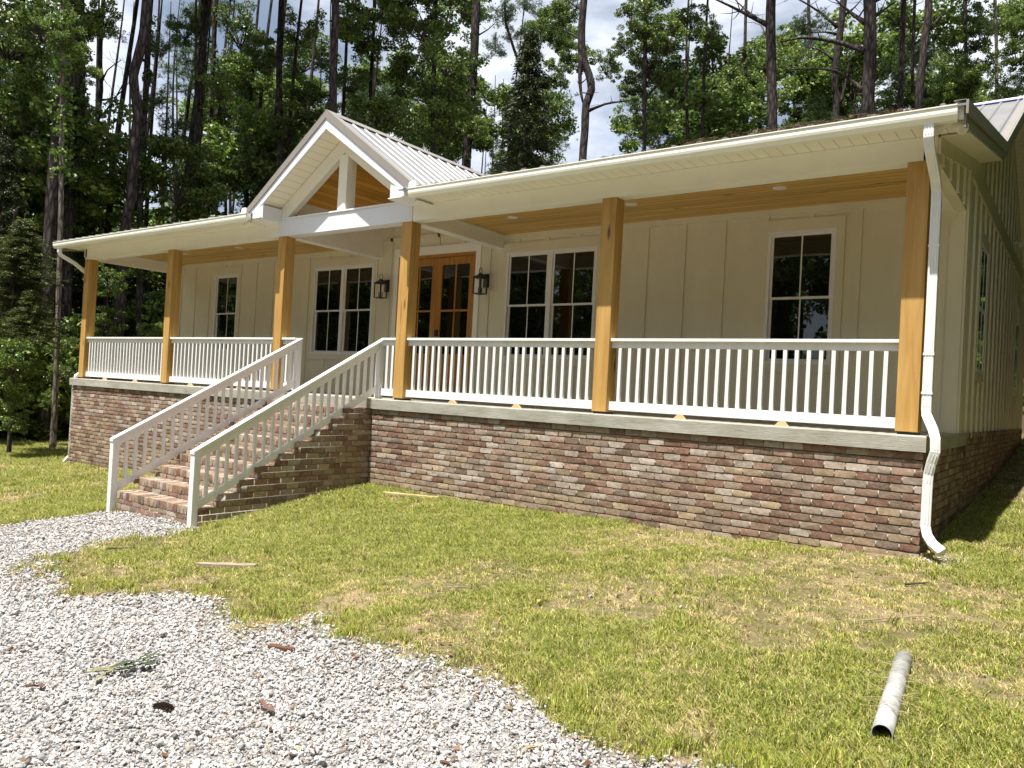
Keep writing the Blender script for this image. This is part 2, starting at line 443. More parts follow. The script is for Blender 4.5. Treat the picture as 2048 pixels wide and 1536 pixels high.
# ---- brickwork: every brick a rough block in ONE mesh, colour per brick
PAL = [(0.175, 0.090, 0.066), (0.215, 0.120, 0.085), (0.27, 0.175, 0.13), (0.15, 0.100, 0.075), (0.30, 0.225, 0.15),
       (0.36, 0.28, 0.185), (0.34, 0.28, 0.235), (0.42, 0.37, 0.325), (0.245, 0.185, 0.14), (0.20, 0.155, 0.125)]
def brick_tone(z, wash=0.5, tan=0.0):
    w = np.array([1.5, 1.7, 1.3, .7, .7, .5, .8, .5, 1.1, .8])
    w[6] += 2.0 * wash; w[7] += 2.0 * wash; w[2] += wash
    w[4] += 2.6 * tan; w[5] += 3.0 * tan; w[8] += tan
    c = (np.array(PAL[nr.choice(10, p=w / w.sum())]) * .78 + np.array([.25, .18, .135]) * .22) * nr.uniform(0.86, 1.16)
    return c
class Bricks:
    def __init__(s): s.v = []; s.f = []; s.c = []; s.m = []
    def brick(s, mapf, u0, u1, z0, z1, depth, tone, rough=0.0035):
        """front face grid 5x3, sides back to the mortar bed"""
        nu, nz_ = 5, 4
        base = len(s.v); us = np.linspace(u0, u1, nu); zs = np.linspace(z0, z1, nz_)
        us[1] = u0 + .011; us[-2] = u1 - .011; zs[1] = z0 + .009; zs[-2] = z1 - .009
        off = nr.uniform(-.001, .006)
        for j in range(nz_):
            for i in range(nu):
                e = (i in (0, nu - 1)) + (j in (0, nz_ - 1))
                d = depth + off + nr.uniform(-rough, rough) * .8 - (0.001 * e if e else 0) - (nr.uniform(0, .002) if e == 2 else 0)
                s.v.append(mapf(us[i] + nr.uniform(-.002, .002), d, zs[j] + nr.uniform(-.0018, .0018)))
        for j in range(nz_ - 1):
            for i in range(nu - 1):
                a = base + j * nu + i
                s.f.append((a, a + 1, a + 1 + nu, a + nu)); s.c.append(tone); s.m.append(0)
        back = -0.02
        b = len(s.v)
        for (u, z) in ((u0, z0), (u1, z0), (u1, z1), (u0, z1)): s.v.append(mapf(u, back, z))
        g = lambda i, j: base + j * nu + i
        for q in ((g(0, 0), b, b + 1, g(nu - 1, 0)), (g(nu - 1, 0), b + 1, b + 2, g(nu - 1, nz_ - 1)), (g(nu - 1, nz_ - 1), b + 2, b + 3, g(0, nz_ - 1)), (g(0, nz_ - 1), b + 3, b, g(0, 0))):
            s.f.append(q); s.c.append(tone * .8); s.m.append(0)
    def core(s, x0, x1, y0, y1, z0, z1):
        n = len(s.v)
        s.v += [(x0, y0, z0), (x1, y0, z0), (x1, y1, z0), (x0, y1, z0), (x0, y0, z1), (x1, y0, z1), (x1, y1, z1), (x0, y1, z1)]
        for f in ((3, 2, 1, 0), (4, 5, 6, 7), (0, 1, 5, 4), (1, 2, 6, 5), (2, 3, 7, 6), (3, 0, 4, 7)):
            s.f.append(tuple(n + i for i in f)); s.c.append(np.array([.3, .3, .3])); s.m.append(1)
    def wall(s, mapf, u0, u1, ztop, zbot, bl=0.213, ch=0.0822, j=0.013, phase=0.0, wash=lambda u, z: .5, tan=lambda u, z: 0., limit=None, full=False):
        k = 0; z = ztop
        while z > zbot:
            z1, z0 = z - j * .5, z - ch + j * .5
            if limit is None:                                    # mortar of this course, almost flush between the bricks
                e_ = j * .5 if full else 0
                q = [mapf(a_, d_, w_) for d_ in (-.03, -.008) for (a_, w_) in ((u0, z0 - e_), (u1, z0 - e_), (u1, z1 + e_), (u0, z1 + e_))]
                n_ = len(s.v); s.v += q
                for f_ in ((4, 5, 6, 7), (0, 1, 5, 4), (2, 3, 7, 6)):
                    s.f.append(tuple(n_ + i for i in f_)); s.c.append(np.array([.3, .3, .3])); s.m.append(1)
            u = u0 - bl * (phase + 0.5 * (k % 2)); k += 1
            while u < u1:
                a, b = max(u + j * .5, u0), min(u + bl - j * .5, u1)
                if b - a > .03 and (limit is None or limit((a + b) / 2, (z0 + z1) / 2)):
                    s.brick(mapf, a, b, z0, z1, 0.0, brick_tone(z0, wash(u, z), tan(u, z)))
                u += bl
            z -= ch
    def build(s, name, parent):
        me = npmesh(name, np.array(s.v), np.array(s.f), [M['brick'], M['mortar']], {'tone': ('FACE', np.array(s.c))}, mi=s.m)
        return link(name, me, parent, -world_loc(parent))

front = lambda Y: (lambda u, d, z: (u, Y - d, z))
sideR = lambda X: (lambda u, d, z: (X + d, u, z))
sideL = lambda X: (lambda u, d, z: (X - d, -u, z))
topZ = lambda Z: (lambda u, d, w: (u, w, Z + d))
wf = lambda u, z: max(0, min(1.6, 1.5 + (z + .3) * 1.5)) * (0.55 + 0.9 * math.exp(-((u + 11) / 5.5) ** 2)) + .15
tf = lambda u, z: max(0, min(1.6, (-z - .62) * 1.9))
B = Bricks()
YB = -0.09
B.wall(front(YB), -17.45, -9.62, -0.158, -2.25, wash=wf, tan=tf)
B.wall(front(YB), -7.60, 0.075, -0.158, -1.75, phase=.3, wash=wf, tan=tf)
B.wall(sideR(0.075), YB, 3.02, -0.158, -1.5, full=True, wash=lambda u, z: .1, tan=lambda u, z: .3)
B.wall(sideR(0.085), 3.02, 13.85, -0.075, -1.45, full=True, wash=lambda u, z: .1, tan=lambda u, z: .3)
# rowlock course that caps the ledge
u = 3.03
while u < 13.85:
    B.brick(sideR(0.092), u, u + .068, -.075, 0.0, 0.0, brick_tone(0, .1, .2)); u += .078
B.wall(sideL(-17.45), 0.09, -0, -0.158, -.16)
B.core(-17.435, -9.62, YB + .019, 2.3, -2.6, -.16)
B.core(-9.62, -7.60, -.06, 2.3, -2.3, -.16)
B.core(-7.60, .056, YB + .019, 2.3, -2.0, -.16)
B.core(-17.43, .066, 2.3, 13.84, -2.6, -.004)
B.build('brick_foundation', house)

# ---- brick stairs (part of the house)
SX0, SX1 = -9.60, -7.61
RISE, RUN, N = 0.1645, 0.299, 9
S = Bricks()
nose = lambda i: (-0.57 - RUN * i, -0.157 - RISE * i)      # front edge Y, top Z of step i
def stair_lim(y, z):
    for i in range(N):
        Y, Z = nose(i)
        Yb = nose(i - 1)[0] if i else YB
        if Y <= y <= Yb: return z < Z
    return False
S.wall(sideR(SX1), nose(N - 1)[0], YB, -0.157, -2.1, j=.010, wash=lambda u, z: .3, tan=lambda u, z: .5, limit=stair_lim, phase=.2)
S.wall(lambda u, d, z: (SX0 - d, u, z), nose(N - 1)[0], YB, -0.157, -2.2, wash=lambda u, z: .3, limit=stair_lim)
for i in range(N):
    Y, Z = nose(i); Yb = nose(i - 1)[0] if i else -0.135
    S.core(SX0 + .008, SX1 - .008, Y + .008, -.07, Z - RISE - (0.6 if i == N - 1 else 0.02), Z - .008)
    u = SX0
    while u < SX1 - .03:                                       # rowlocks: front faces, then their tops
        t = brick_tone(Z, .7, .25); b = min(u + .080, SX1)
        S.brick(front(Y), u, b - .008, Z - .096, Z, 0.0, t, .003)
        S.brick(topZ(Z), u, b - .008, Y + .001, Y + .205, 0.0, t * 1.05, .003)
        t2 = brick_tone(Z, 1.1, .25)
        S.brick(topZ(Z - .002), u, b - .008, Y + .213, max(Y + .25, Yb - .002), 0.0, t2 * 1.05, .003)
        u += .0796
    u = SX0 - .05 * (i % 2); k = 0
    while u < SX1:
        a, b = max(u, SX0), min(u + .205, SX1)
        if b - a > .03: S.brick(front(Y + .004), a, b - .005, Z - RISE + .004, Z - .103, 0.0, brick_tone(Z, .6, .2))
        u += .213
    if i == N - 1:
        for kk in range(1, 5):
            u = SX0 - .1 * (kk % 2)
            while u < SX1:
                a, b = max(u, SX0), min(u + .205, SX1)
                if b - a > .03: S.brick(front(Y + .004), a, b - .005, Z - RISE - .0822 * kk + .004, Z - RISE - .0822 * (kk - 1) - .004, 0.0, brick_tone(Z, .2, .3))
                u += .213
S.build('brick_stairs', house)

# ---- concrete porch slab
m = MB()
m.px([(-.135, -.157), (-.092, -.1585), (2.34, -.1585), (2.34, 0), (-.125, 0), (-.135, -.012)], -17.51, 0.10)
m.box(-9.62, -7.57, -.139, -.134, -.150, -.012)
m.box(0.03, 0.10, 2.3401, 3.021, -.157, -.001)
m.build('porch_slab', M['concrete'], house)

# ---- walls
def rects(u0, u1, z0, z1, holes):
    xs = sorted(set([u0, u1] + [h[0] for h in holes] + [h[1] for h in holes]))
    out = []
    for a, b in zip(xs, xs[1:]):
        hs = sorted([(h[2], h[3]) for h in holes if h[0] <= a + 1e-6 and h[1] >= b - 1e-6])
        z = z0
        for (p, q) in hs:
            if p > z: out.append((a, b, z, p))
            z = q
        if z < z1: out.append((a, b, z, z1))
    return out
W1, W2, W3, W4 = (-15.78, -14.87), (-12.13, -10.31), (-6.965, -5.14), (-2.365, -1.45)
WZ = (0.81, 2.655)
DOOR = (-9.62, -7.675, 0.0, 2.735)
holesF = [(w[0], w[1], WZ[0], WZ[1]) for w in (W1, W2, W3, W4)] + [DOOR]
m = MB()
for a, b, p, q in rects(HX0, HX1, 0.0, 3.0, holesF): m.box(a, b, HY, HY + .13, p, q)
m.prism([(-10.2, HY, 3.0), (-7.16, HY, 3.0), (-7.16, HY, 3.36), (-8.68, HY, 4.42), (-10.2, HY, 3.36)], (0, .13, 0))
CAS = 0.105
def casing_rects():
    r = []
    for w in (W1, W2, W3, W4): r.append((w[0] - CAS, w[1] + CAS, WZ[0] - .115, WZ[1] + .165))
    r.append((DOOR[0] - .11, DOOR[1] + .11, -.1, DOOR[3] + .16))
    return r
cz = casing_rects()
k = 0; x = -0.545
while x > HX0 + .1:                                            # battens stop at the casings
    segs = [(0.004, 2.885 if not (-10.15 < x < -7.2) else 3.45)]
    for (a, b, p, q) in cz:
        if a - .02 < x < b + .02:
            segs = [s_ for s0 in segs for s_ in ((s0[0], min(s0[1], p)), (max(s0[0], q), s0[1])) if s_[1] - s_[0] > .02]
    for (p, q) in segs: m.box(x - .031, x + .031, HY - .023, HY - .0005, p, q)
    x -= .62
for a, b in ((HX0, -10.2), (-7.16, HX1)): m.box(a, b, HY - .026, HY - .0005, 2.885, 2.9795)   # frieze board
m.box(-10.08, -7.28, HY - .023, HY - .0005, 3.06, 3.13)
m.box(-0.115, HX1 + .0, HY - .026, HY - .0005, 0.003, 2.74)     # corner board
m.box(HX0, HX0 + .11, HY - .026, HY - .0005, 0.003, 2.885)
m.build('front_wall', M['siding'], house)

# right end wall: gable with the porch end above the beam
def gz_roof(y):                                               # top of the roof metal
    if y < 3.3: return 3.075 + (y + .52) * 0.19
    if y < 7.6: return 3.80 + (y - 3.3) * 0.482
    return 5.873 - (y - 7.6) * 0.482
for sidex, nm in ((HX1, 'right'), (HX0, 'left')):
    m = MB(); th = -.12 if nm == 'right' else .12
    holes = [(3.9, 4.78, .85, 2.65), (10.74, 11.62, .85, 2.65)] if nm == 'right' else []
    for a, b, p, q in rects(HY + .13 if nm == 'left' else HY + .13, 13.75, 0.0, 2.8, holes):
        m.box(min(sidex, sidex + th), max(sidex, sidex + th), a, b, p, q)
    pr = [(0.0, 2.8), (13.75, 2.8), (13.75, gz_roof(13.75) - .1), (7.6, gz_roof(7.6) - .1), (3.3, 3.7), (0.0, gz_roof(0) - .1)]
    m.prism([(sidex, y, z) for y, z in pr], (th, 0, 0))
    if nm == 'right':
        m.box(sidex - .12, sidex, 0.0, HY + .13, 2.74, 2.7995)
        y = .30
        while y < 13.7:                                          # battens
            top = gz_roof(y) - .24
            lo = 2.742 if y < HY + .1 else .003
            segs = [(lo, 3.22), (3.50, top)] if y > 2.5 else [(lo, top)]
            if 3.78 < y < 4.9 or 10.6 < y < 11.75: segs = [(lo, .71), (2.78, 3.22), (3.50, top)]
            for p, q in segs:
                if q - p > .03: m.box(sidex + .0005, sidex + .028, y - .03, y + .03, p, q)
            y += .61 if y > 2.2 else .56
        m.box(sidex + .0005, sidex + .03, HY, 13.78, 3.22, 3.50)        # band board
        m.box(sidex + .0005, sidex + .03, HY, HY + .12, .003, 3.219)
        m.box(sidex + .0005, sidex + .03, 13.64, 13.78, .003, 3.219)
        m.prism([(sidex + .0005, y, gz_roof(y) - .216) for y in (0.02, 3.3)] + [(sidex + .0005, y, gz_roof(y) - .38) for y in (3.3, 0.02)], (.026, 0, 0))
        m.prism([(sidex + .0005, y, gz_roof(y) - .216) for y in (3.32, 7.6)] + [(sidex + .0005, y, gz_roof(y) - .42) for y in (7.6, 3.32)], (.026, 0, 0))
        m.prism([(sidex + .0005, y, gz_roof(y) - .216) for y in (7.6, 13.7)] + [(sidex + .0005, y, gz_roof(y) - .42) for y in (13.7, 7.6)], (.026, 0, 0))
    m.build('end_wall', M['siding'], house)
m = MB(); m.box(HX0 + .12, HX1 - .12, 13.63, 13.75, 0, 2.9); m.build('rear_wall', M['siding'], house)
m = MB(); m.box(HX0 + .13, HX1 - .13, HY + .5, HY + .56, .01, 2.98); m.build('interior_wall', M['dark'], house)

# ---- windows and door on the front (d = distance out of the wall)
def fbox(m, plane, u0, u1, d0, d1, z0, z1):
    if plane[0] == 'F': m.box(u0, u1, plane[1] - d1, plane[1] - d0, z0, z1)
    else: m.box(plane[1] + d0, plane[1] + d1, u0, u1, z0, z1)
def window(plane, u0, u1, z0, z1, double):
    m = MB(); f = .038 if plane[0] == 'F' else .03; B_ = lambda *a: fbox(m, plane, *a)
    B_(u0, u0 + f, -.07, .026, z0, z1); B_(u1 - f, u1, -.07, .026, z0, z1)
    B_(u0 + f, u1 - f, -.07, .026, z1 - f, z1); B_(u0 + f, u1 - f, -.07, .034, z0, z0 + f)
    bays = [(u0 + f, u1 - f)]
    if double:
        c = (u0 + u1) / 2; B_(c - .045, c + .045, -.07, .024, z0 + f, z1 - f)
        bays = [(u0 + f, c - .045), (c + .045, u1 - f)]
    zm = z0 + (z1 - z0) * .497; s = .034
    w = m.build('window', M['vinyl'], house)
    for a, b in bays:
        for (p, q, d) in ((z0 + f, zm + .02, -.045), (zm - .02, z1 - f, -.012)) if plane[0] == 'F' else ((z0 + f, zm - .001, .004), (zm + .001, z1 - f, .007)):
            gl = MB(); mu = MB(); sa = MB()
            fbox(sa, plane, a + .001, a + s, d - .012, d + .012, p, q); fbox(sa, plane, b - s, b - .001, d - .012, d + .012, p, q)
            fbox(sa, plane, a + s, b - s, d - .012, d + .012, p, p + s); fbox(sa, plane, a + s, b - s, d - .012, d + .012, q - s, q)
            fl = .0125 if plane[0] != 'F' else 0
            fbox(gl, plane, a + s, b - s, d - .004, d + fl, p + s, q - s)
            c = (a + b) / 2; fbox(mu, plane, c - .009, c + .009, d + fl + .0005, d + fl + .005, p + s, q - s)
            sa.build('sash', M['vinyl'], w); gl.build('pane', M['glass'], w); mu.build('muntin', M['vinyl'], w)
    t = MB(); D = .022
    zt, zb = z1 + .165, z0 - .115
    fbox(t, plane, u0 - CAS, u0 - .0005, .0005, D, z0, z1); fbox(t, plane, u1 + .0005, u1 + CAS, .0005, D, z0, z1)
    fbox(t, plane, u0 - CAS, u1 + CAS, .0005, D + .004, z1 + .0005, zt); fbox(t, plane, u0 - CAS, u1 + CAS, .0005, D + .004, zb, z0 - .0005)
    t.build('casing', M['siding'], w)
    return w
FP = ('F', HY)
window(FP, *W1, *WZ, False); window(FP, *W2, *WZ, True); window(FP, *W3, *WZ, True); window(FP, *W4, *WZ, False)
window(('S', HX1), 3.9, 4.78, .85, 2.65, False); window(('S', HX1), 10.74, 11.62, .85, 2.65, False)

m = MB(); x0, x1, _, zt = DOOR
fbox(m, FP, x0 + .001, x0 + .055, -.11, .012, 0.004, zt); fbox(m, FP, x1 - .055, x1 - .001, -.11, .012, 0.004, zt)
fbox(m, FP, x0 + .055, x1 - .055, -.11, .012, zt - .055, zt)
door = m.build('front_door', M['door'], house)
t = MB(); fbox(t, FP, x0 - .11, x0 - .0005, .0005, .024, 0.003, zt); fbox(t, FP, x1 + .0005, x1 + .11, .0005, .024, 0.003, zt)
fbox(t, FP, x0 - .11, x1 + .11, .0005, .028, zt + .0005, zt + .16); t.build('casing', M['trim'], door)
mid = (x0 + x1) / 2
for a, b in ((x0 + .058, mid - .003), (mid + .003, x1 - .058)):
    m = MB(); st = .125; d0, d1 = -.085, -.04
    fbox(m, FP, a, a + st, d0, d1, .02, zt - .06); fbox(m, FP, b - st, b, d0, d1, .02, zt - .06)
    fbox(m, FP, a + st, b - st, d0, d1, zt - .06 - .14, zt - .06); fbox(m, FP, a + st, b - st, d0, d1, .02, .26)
    fbox(m, FP, a + st, b - st, d0, d1, .74, .86)
    c = (a + b) / 2
    fbox(m, FP, c - .016, c + .016, d0, d1 - .006, .86, zt - .2)
    fbox(m, FP, a + st, c - .016, d0, d1 - .006, 1.655, 1.69); fbox(m, FP, c + .016, b - st, d0, d1 - .006, 1.655, 1.69)
    fbox(m, FP, a + st, b - st, d0 + .005, d1 - .018, .26, .74)
    for q in (.38, .5, .62): fbox(m, FP, a + st, b - st, d0 + .005, d1 - .013, q - .055, q + .055)
    lf = m.build('door_leaf', M['door'], door)
    g = MB(); fbox(g, FP, a + st, b - st, -.066, -.060, .86, zt - .2); g.build('pane', M['glass'], door)
m = MB(); fbox(m, FP, mid + .03, mid + .095, -.04, -.015, 1.19, 1.31); m.build('door_lock', M['black'], door)
m = MB(); fbox(m, FP, mid + .04, mid + .085, -.04, -.02, .90, 1.0)
m.tube([(mid + .062, HY + .02, .95), (mid + .062, HY - .03, .95), (mid + .16, HY - .03, .95)], .011)
m.build('door_handle', M['black'], door)
m = MB(); fbox(m, FP, x0 + .056, x1 - .056, -.10, .03, .003, .022); m.build('threshold', M['black'], door)

# ---- beams, posts, porch ceiling
for a, b in ((PX[0], -10.31), (-7.05, -0.001)):
    m = MB(); m.box(a, b, 0, .2, HT, 2.978); m.build('porch_beam', M['trim'], house, bevel=.003)
for x in (PX[0], PX[2], PX[3] + .001, PX[5]):
    m = MB(); m.box(x, x + (.207 if x < -1 else .143), .2005, HY - .001, HT, 2.978); m.build('cross_beam', M['trim'], house, bevel=.003)
for (a, b) in ((PX[0] + .208, PX[2]), (PX[3] + .209, PX[5])):      # crown strips where beams meet the boards
    m = MB(); m.box(a, b, .2, .225, 2.945, 2.9785); m.box(a, a + .025, .225, HY - .03, 2.946, 2.9786); m.box(b - .025, b, .225, HY - .03, 2.946, 2.9786)
    m.build('ceiling_trim', M['trim'], house)
m = MB(); m.box(-10.308, -7.052, -.014, .2, HT - .003, 3.03); m.box(-10.30, -7.06, -.035, .2, 3.0305, 3.055)
m.build('entry_beam', M['fascia'], house)  # same woodwork as the porch beams, in the sunlit copy of the paint
for x in PX:
    m = MB(); m.box(x, x + PS, 0.0, PS, .028, HT + .0)
    o = m.build('porch_post', M['post'], house, bevel=.006)
    m = MB(); m.box(x + .02, x + PS - .005, .02, PS - .01, 0.0, .028); m.build('post_base', M['black'], o)
for a, b in ((PX[0] + .1, PX[2] + .1), (PX[3] + .1, HX1 - .03)):
    m = MB(); m.box(a, b, .1, HY - .001, 2.98, 2.995); m.build('porch_ceiling', M['ceil'], house)

# ---- entry gable
GC, GH, GA, GS = -8.68, 2.06, 4.56, 0.709                      # centre, half width, apex z, slope
gy0 = -.40
gr = lambda x: GA - GS * abs(x - GC)
m = MB()
for s in (-1, 1):
    e = GC + s * GH
    m.prism([(GC, gy0, GA - .025), (e, gy0, gr(e) - .025), (e, gy0, gr(e)), (GC, gy0, GA)], (0, 5.6, 0))
    y = gy0 + .16
    while y < 5.1:                                                # standing ribs
        q = .022
        for w0, w1, h0, h1 in ((-.028, .028, 0, 0), ):
            a = (GC + s * .05, gr(GC + s * .05)); b = (e + s * .012, gr(e) - s * 0 - .008)
            m.hexa([(a[0], y - .03, a[1]), (b[0], y - .03, b[1]), (b[0], y + .03, b[1]), (a[0], y + .03, a[1]),
                    (a[0], y - .012, a[1] + q), (b[0], y - .012, b[1] + q), (b[0], y + .012, b[1] + q), (a[0], y + .012, a[1] + q)])
        y += .262
g_roof = m.build('gable_roof', M['roof'], house)
for s in (-1, 1):                                                # taupe rake trim and ridge cap
    m = MB()
    e = GC + s * (GH + .01)
    m.prism([(GC, gy0 - .03, GA + .022), (e, gy0 - .03, gr(e) + .022), (e, gy0 - .03, gr(e) - .095), (GC, gy0 - .03, GA - .10)], (0, .028, 0))
    m.prism([(GC, gy0 - .03, GA + .024), (e, gy0 - .03, gr(e) + .024), (e, gy0 - .03, gr(e) + .030), (GC, gy0 - .03, GA + .030)], (0, .14, 0))
    m.prism([(GC, gy0 - .032, GA + .034), (GC + s * .15, gy0 - .032, gr(GC + .15) + .032), (GC + s * .15, gy0 - .032, gr(GC + .15) + .024), (GC, gy0 - .032, GA + .026)], (0, 5.5, 0))
    m.build('rake_trim', M['taupe'], g_roof)
for s in (-1, 1):
    m = MB()
    e = GC + s * GH
    m.prism([(GC, gy0 - .012, GA - .10), (e, gy0 - .012, gr(e) - .095), (e, gy0 - .012, gr(e) - .20), (GC, gy0 - .012, GA - .275)], (0, .03, 0))
    xi, xo = GC + s * 1.54, GC + s * 2.05                          # boxed eave return
    m.prism([(xo, gy0 - .011, 2.972), (xi, gy0 - .011, 2.972), (xi, gy0 - .011, gr(xi) - .26), (xo, gy0 - .011, 3.02)], (0, .4105, 0))
    m.build('gable_fascia', M['fascia'], house)
for s in (-1, 1):
    m = MB()
    e = GC + s * (GH - .02)
    m.prism([(GC, gy0 + .02, GA - .262), (e, gy0 + .02, gr(e) - .18), (e, gy0 + .02, gr(e) - .17), (GC, gy0 + .02, GA - .252)], (0, .38, 0))
    m.build('gable_soffit', M['soffit_g'], house)
m = MB()
for s in (-1, 1):
    e = GC + s * 1.62; f_ = GC + s * 1.42
    m.prism([(GC, 0.0, GA - .27), (e, 0.0, gr(e) - .20), (e, 0.0, 3.056), (f_, 0.0, 3.056), (GC, 0.0, GA - .55)], (0, .11, 0))
m.box(GC - .10, GC + .10, -.008, .19, 3.056, GA - .58)
m.build('gable_truss', M['trim'], house)
m = MB()
for s in (-1, 1):
    e = GC + s * 1.62
    m.prism([(GC, .201, 4.27), (e, .201, 4.27 - .62 * 1.62), (e, .201, 4.29 - .62 * 1.62), (GC, .201, 4.29)], (0, 2.148, 0))
m.build('vaulted_ceiling', M['vault'], house)
for a, b in ((-10.13, -10.0895), (-7.2685, -7.23)):
    m = MB(); m.box(a, b, .201, HY - .001, 2.96, 3.40); m.build('vault_skirt', M['trim'], house)

# ---- roofs
RX0, RX1 = -17.78, 0.35
def roof_piece(m, x0, x1, ya, yb, zf, ribs=True, sp=.30, off=0):
    za, zb = zf(ya), zf(yb)
    m.hexa([(x0, ya, za - .022), (x1, ya, za - .022), (x1, yb, zb - .022), (x0, yb, zb - .022), (x0, ya, za), (x1, ya, za), (x1, yb, zb), (x0, yb, zb)])
    x = x0 + .12 + off
    while x < x1 - .05:
        m.hexa([(x - .032, ya - .006, za), (x + .032, ya - .006, za), (x + .032, yb, zb), (x - .032, yb, zb),
                (x - .012, ya - .006, za + .024), (x + .012, ya - .006, za + .024), (x + .012, yb, zb + .024), (x - .012, yb, zb + .024)])
        x += sp
pf = lambda y: 3.075 + (y + .52) * .19
mf = lambda y: 3.80 + (y - 3.3) * .482
rf = lambda y: 5.873 - (y - 7.6) * .482
m = MB()
roof_piece(m, RX0, -10.50, -.52, 3.3, pf); roof_piece(m, -6.86, RX1, -.52, 3.3, pf); roof_piece(m, -10.50, -6.86, 2.5, 3.3, pf)
roof_piece(m, RX0, RX1, 3.3, 7.6, mf, sp=.262, off=.02); roof_piece(m, RX0, RX1, 7.6, 14.2, rf)
roof = m.build('metal_roof', M['roof'], house)
m = MB(); m.prism([(RX0, 7.45, mf(7.45) + .03), (RX0, 7.6, 5.91), (RX0, 7.75, rf(7.75) + .03), (RX0, 7.6, 5.895)], (RX1 - RX0 + .03, 0, 0))
m.build('ridge_cap', M['fascia'], roof)
m = MB(); m.prism([(RX0, 7.36, mf(7.36) + .028), (RX0, 7.44, mf(7.44) + .028), (RX0, 7.44, mf(7.44) + .031), (RX0, 7.36, mf(7.36) + .031)], (RX1 - RX0, 0, 0))
m.build('protective_film', M['lightfilm'], roof)
for X, s in ((RX1, 1), (RX0, -1)):
    m = MB()
    for (a, b) in ((-.53, 3.3), (3.3, 7.6), (7.6, 14.2)):
        P = [(X, a, gz_roof(a) + .028), (X, b, gz_roof(b) + .028), (X, b, gz_roof(b) - .10), (X, a, gz_roof(a) - .10)]
        m.prism(P, (.022 * s, 0, 0))
        m.prism([(X, a, gz_roof(a) + .0285), (X, b, gz_roof(b) + .0285), (X, b, gz_roof(b) + .034), (X, a, gz_roof(a) + .034)], (-.10 * s, 0, 0))
    m.build('rake_trim', M['taupe'], roof)
for X, s in ((RX1, 1), (RX0, -1)):
    m = MB()
    for (a, b) in ((-.46, 3.3), (3.3, 7.6), (7.6, 14.1)):
        m.prism([(X - .001 * s, a, gz_roof(a) - .10), (X - .001 * s, b, gz_roof(b) - .10), (X - .001 * s, b, gz_roof(b) - .215), (X - .001 * s, a, gz_roof(a) - .215)], (-.02 * s, 0, 0))
    m.build('rake_fascia', M['taupe'], house)
for (x0, x1) in ((HX1 + .027, RX1 - .02), (RX0 + .02, HX0)):
    m = MB()
    for (a, b) in ((0.0, 3.3), (3.3, 7.6), (7.6, 14.1)):
        m.hexa([(x0, a, gz_roof(a) - .215), (x1, a, gz_roof(a) - .215), (x1, b, gz_roof(b) - .215), (x0, b, gz_roof(b) - .215),
                (x0, a, gz_roof(a) - .20), (x1, a, gz_roof(a) - .20), (x1, b, gz_roof(b) - .20), (x0, b, gz_roof(b) - .20)])
    m.build('rake_soffit', M['soffit_y'], house)
for a, b in ((RX0 + .02, -10.225), (-7.135, RX1 - .02)):
    m = MB(); m.box(a, b, -.455, -.001, 2.9785, 2.992)
    m.build('eave_soffit', M['soffit_x'], house)
for a, b in ((RX0 + .02, -10.72), (-6.64, RX1 - .02)):
    m = MB(); m.box(a, b, -.475, -.4555, 2.945, 3.065); m.build('eave_fascia', M['gutter'], house)
# K-style gutters
prof = [(-.476, 2.918), (-.550, 2.918), (-.562, 2.935), (-.584, 2.960), (-.590, 2.985), (-.590, 3.035), (-.600, 3.040), (-.600, 3.050), (-.580, 3.050), (-.578, 3.038), (-.576, 2.975), (-.55, 2.930), (-.488, 2.930), (-.488, 3.062), (-.476, 3.062)]
for a, b in ((-17.70, -10.44), (-6.60, 0.29)):
    m = MB(); m.px(prof, a, b)
    for x in (a, b - .004): m.prism([(x, y, z) for y, z in ((-.476, 2.918), (-.545, 2.918), (-.552, 2.950), (-.578, 2.985), (-.588, 3.05), (-.476, 3.06))], (.004, 0, 0))
    g = m.build('gutter', M['gutter'], house)
    # upright splash guard at the gable end
    m = MB(); x = (b - .14) if a < -15 else (a + .01)
    m.prism([(x, -.592, 3.04), (x + .15, -.592, 3.04), (x + .15, -.592, 3.12), (x + .12, -.592, 3.145), (x + .03, -.592, 3.145), (x, -.592, 3.12)], (0, .006, 0))
    m.box(x if a < -15 else x, x + .006, -.586, -.48, 3.04, 3.12)
    m.build('splash_guard', M['spout'], g)

# ---- downspouts
def spout(pts, sec=(.045, .033), name='downspout', ref=(1, 0, 0)):
    m = MB(); m.tube(pts, 0, sec=(sec[0], sec[1], ref))
    o = m.build(name, M['spout'], house, bevel=.008)
    r = MB()                                                   # crimped ribs run along every length
    for a, b in zip(pts, pts[1:]):
        a, b = Vector(a), Vector(b)
        if (b - a).length < .08: continue
        t = (b - a).normalized(); up = Vector(ref); up = (up - t * up.dot(t)).normalized(); w = t.cross(up)
        for k in (-.55, 0, .55):
            for s in (-1, 1):
                c = up * sec[0] * k + w * (sec[1] + .001) * s
                r.tube([a + t * .02 + c, b - t * .02 + c], .0042, 5)
    r.build('flute', M['spout'], o)
    return o
sp = spout([(.056, -.52, 2.93), (.056, -.52, 2.80), (.062, -.46, 2.70), (.075, -.16, 2.50), (.080, -.09, 2.40), (.080, -.075, 2.28), (.080, -.07, .27), (.085, -.075, .20), (.160, -.165, .06), (.185, -.19, -.02), (.188, -.19, -.14), (.160, -.172, -.24), (.135, -.15, -.36), (.130, -.148, -.46), (.128, -.145, -.86), (.15, -.16, -.95), (.205, -.20, -1.02), (.30, -.27, -1.075)])
for z in (1.86, .80, .42):
    m = MB(); m.box(.080 - .05, .080 + .05, -.110, -.030, z - .012, z + .012)
    m.build('strap', M['spout'], sp)
